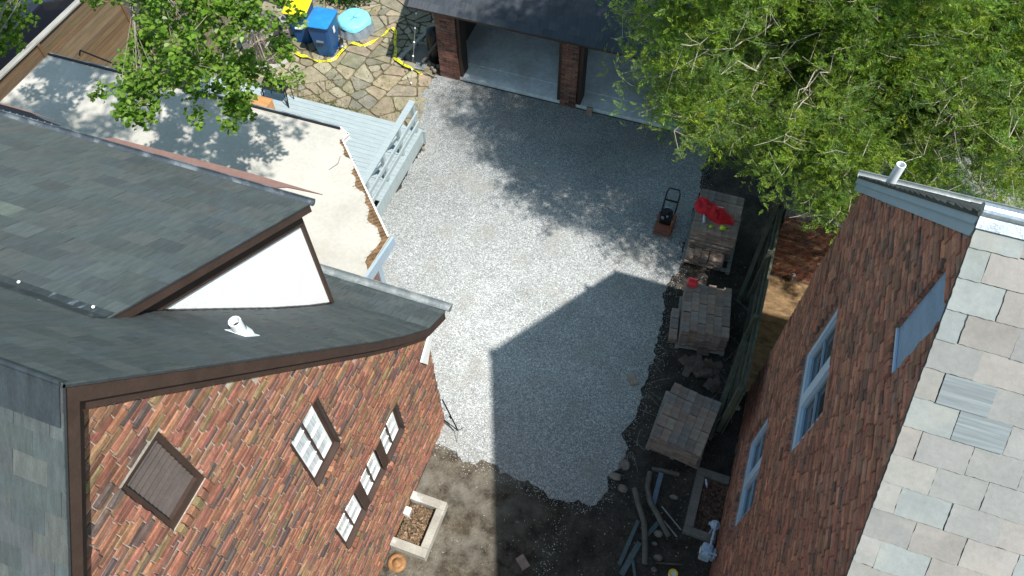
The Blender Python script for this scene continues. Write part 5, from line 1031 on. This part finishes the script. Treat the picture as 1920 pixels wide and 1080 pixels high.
# the sparse upper crown, above and beyond the camera's view, that dapples the roof
r3 = np.random.default_rng(21); up = []
while len(up) < 460:
    z = r3.uniform(9.0, 11.5); x, y = r3.uniform(-14.4, -8.2) + .533 * (z - 2.7), r3.uniform(7.0, 9.9) - .267 * (z - 2.7)
    K_ = 14 - z
    if math.sin(x * 2.6 + 1) + math.sin(y * 3.1 + z) + math.sin(x * 1.3 - y * 2.2) > -.2 and y / K_ > .945 + (x / K_ + 1.488) * .34 + .06:
        qx, qy = x - .533 * (z - 7), y + .267 * (z - 7)
        if not (-9.1 < qx < -6.1 and 5.7 < qy < 9.0): up.append((x, y, z))
V2, C2 = leafquads(up, 3300, .34, .105, LP, 4, .45)
quads_np('crown', np.concatenate([V, V2]), np.concatenate([C, C2]), 'leaf', LT)
b = MB()
for k in range(0, 460, 12): limb(b, (-9.6, 10.4, 8.9), up[k], .02, .006, .1, 500 + k, 6)
b.build('upper_branches', 'bark', LT)
# cedars at the right
def spray_proto(seed):
    r = np.random.default_rng(seed); Q = []; tn = []
    def strip(p, d, nrm, L, w):
        d = d / np.linalg.norm(d); s = np.cross(nrm, d); s /= np.linalg.norm(s); m_ = p + d * L * .45; Q.append([p, m_ + s * w, p + d * L, m_ - s * w])
    for k in range(8):   # fans out of a twig
        az = r.uniform(0, 2 * np.pi); el = r.uniform(-.15, .75); D = np.array([np.cos(az) * np.cos(el), np.sin(az) * np.cos(el), np.sin(el)]); nrm = np.cross(D, r.normal(size=3)); nrm /= np.linalg.norm(nrm); S = np.cross(nrm, D); o = r.normal(size=3) * .10; L = r.uniform(.10, .19)
        for j in range(6):
            t = j / 6; p = o + D * L * t + nrm * .02 * np.sin(t * 3)
            for sg in (-1, 1):
                l = L * .55 * (1 - t * .6); d = D * .8 + S * sg * r.uniform(.5, .9) + nrm * r.uniform(-.25, .25); strip(p, d, nrm + r.normal(size=3) * .5, l, .0048 + .0022 * r.random()); tn.append(t)
        strip(o + D * L * .9, D, nrm, L * .35, .007); tn.append(1)
    return np.array(Q), np.array(tn)
PROT = [spray_proto(s) for s in range(7)]
def cedar_crown(parent, cents, seed, pal, name='crown'):
    r = np.random.default_rng(seed); VV = []; CC = []; pal = np.asarray(pal)
    for c, shade in cents:
        Q, tn = PROT[r.integers(0, 7)]; a = r.uniform(0, 6.283); R = np.array([[np.cos(a), -np.sin(a), 0], [np.sin(a), np.cos(a), 0], [0, 0, 1]]); s = r.uniform(.62, 1.05)
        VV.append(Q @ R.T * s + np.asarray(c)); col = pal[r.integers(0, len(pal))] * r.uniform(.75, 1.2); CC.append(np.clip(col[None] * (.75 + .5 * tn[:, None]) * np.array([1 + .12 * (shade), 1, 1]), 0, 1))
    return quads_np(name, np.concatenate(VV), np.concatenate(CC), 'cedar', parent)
def cedar(name, label, base, height, ells, nclump, seed, pal, nb, holes=.42):
    t = thing(name, label, 'tree', (base[0], base[1], 0), 'cedars behind the red brick house'); rs = random.Random(seed); b = MB(); top = Vector((base[0] + .2, base[1] - .3, height)); limb(b, (base[0], base[1], 0), top, .22, .03, 0, seed); b.build('trunk', 'bark_dark', t)
    b = MB(); cents = []; bps = []
    vol = [e[3] * e[4] * e[5] for e in ells]; tot = sum(vol)
    for k in range(nb):
        e = rs.choices(ells, vol)[0]; th, ph = rs.uniform(0, 6.283), math.asin(rs.uniform(-.75, 1)); rr = rs.uniform(.75, 1.0)
        c = Vector((e[0] + math.cos(th) * math.cos(ph) * e[3] * rr, e[1] + math.sin(th) * math.cos(ph) * e[4] * rr, e[2] + math.sin(ph) * e[5] * rr))
        o = Vector((base[0], base[1], max(1.0, min(height - .5, c.z - rs.uniform(-.3, 1.2))))); st = o.lerp(c, rs.uniform(.2, .55)) if k % 4 else o
        pts = limb(b, st, c, .016 if k % 4 else .034, .004, rs.uniform(-.3, .3), seed * 100 + k, 9); bps.append(pts)
        for q in range(9):
            p = pts[rs.randrange(3, 10)]; d = Vector((rs.gauss(0, 1), rs.gauss(0, 1), rs.gauss(0, .5))).normalized() * rs.uniform(.2, .6); b.tube([p, p + d * .5 + Vector((0, 0, -.03)), p + d], [.005, .004, .0025], 4)
    b.build('branches', 'twig', t)
    n = 0
    while n < nclump:
        pts = rs.choice(bps); u = rs.random() ** .55; i = int(u * 9); p = pts[i].lerp(pts[min(i + 1, 9)], rs.random()); q = p + Vector((rs.gauss(0, 1), rs.gauss(0, 1), rs.gauss(0, .75))) * .24
        f = math.sin(q.x * 2.1 + seed) + math.sin(q.y * 2.3 + q.z * 1.1) + math.sin(q.z * 2.7 + q.x * .8)
        if f < -1.25: 
            if rs.random() < .8: continue
        if inhouse(q): continue
        cents.append((tuple(q), rs.uniform(-1, 1))); n += 1
    cedar_crown(t, cents, seed, pal); return t
def inhouse(q): return (q.x > 1.7 and q.y < 8.35 and q.z < zq(min(q.y, 8.3)) + .3) or (q.z < 2.5 and q.y > 13.8 and q.x < 1.0) or (q.y > 13.9 and q.x < .95 and q.z < 2.36 + .42 * (q.y - 13.98) + .1) or q.z < 1.2
cpal = [(.145, .245, .028), (.18, .29, .03), (.225, .335, .03), (.11, .20, .03), (.15, .23, .045), (.26, .35, .035), (.085, .155, .03)]
cpal2 = [(.16, .25, .035), (.20, .30, .04), (.24, .33, .045), (.12, .21, .03), (.17, .24, .06), (.10, .17, .035)]
cedar('cedar_tree', 'nearest cedar, spreading over the garage bay and the shaded gravel', (1.6, 12.9), 9.0, [(.4, 11.3, 5.6, 2.7, 2.4, 1.9), (1.9, 10.9, 5.0, 2.2, 2.1, 1.8), (.6, 12.3, 3.9, 2.0, 2.0, 1.3), (-.6, 10.9, 6.6, 1.8, 1.6, 1.2), (-.6, 11.5, 7.6, 2.1, 1.9, 1.0), (1.5, 11.6, 8.0, 2.0, 1.8, 1.0), (-2.3, 13.2, 8.7, 2.1, 1.6, .9), (-.2, 13.9, 8.9, 2.0, 1.7, .9), (-1.9, 12.1, 8.0, 1.2, 1.0, .6)], 12500, 3, cpal, 275)
cedar('cedar_tree', 'middle cedar directly behind the eave with the white vent pipe', (4.2, 13.4), 6.6, [(3.6, 11.4, 4.8, 2.2, 2.6, 2.0), (4.8, 12.6, 5.2, 2.2, 2.4, 1.8), (3.0, 13.6, 5.4, 2.0, 2.0, 1.6)], 6200, 5, cpal, 150)
cedar('cedar_tree', 'rightmost yellower cedar in the top right corner', (7.2, 13.8), 5.8, [(6.4, 12.6, 3.9, 2.0, 2.6, 1.6), (5.6, 14.8, 4.2, 2.0, 2.0, 1.6), (7.2, 11.6, 3.4, 1.6, 1.8, 1.2)], 4000, 8, cpal2, 120)
print('pavers', npav)
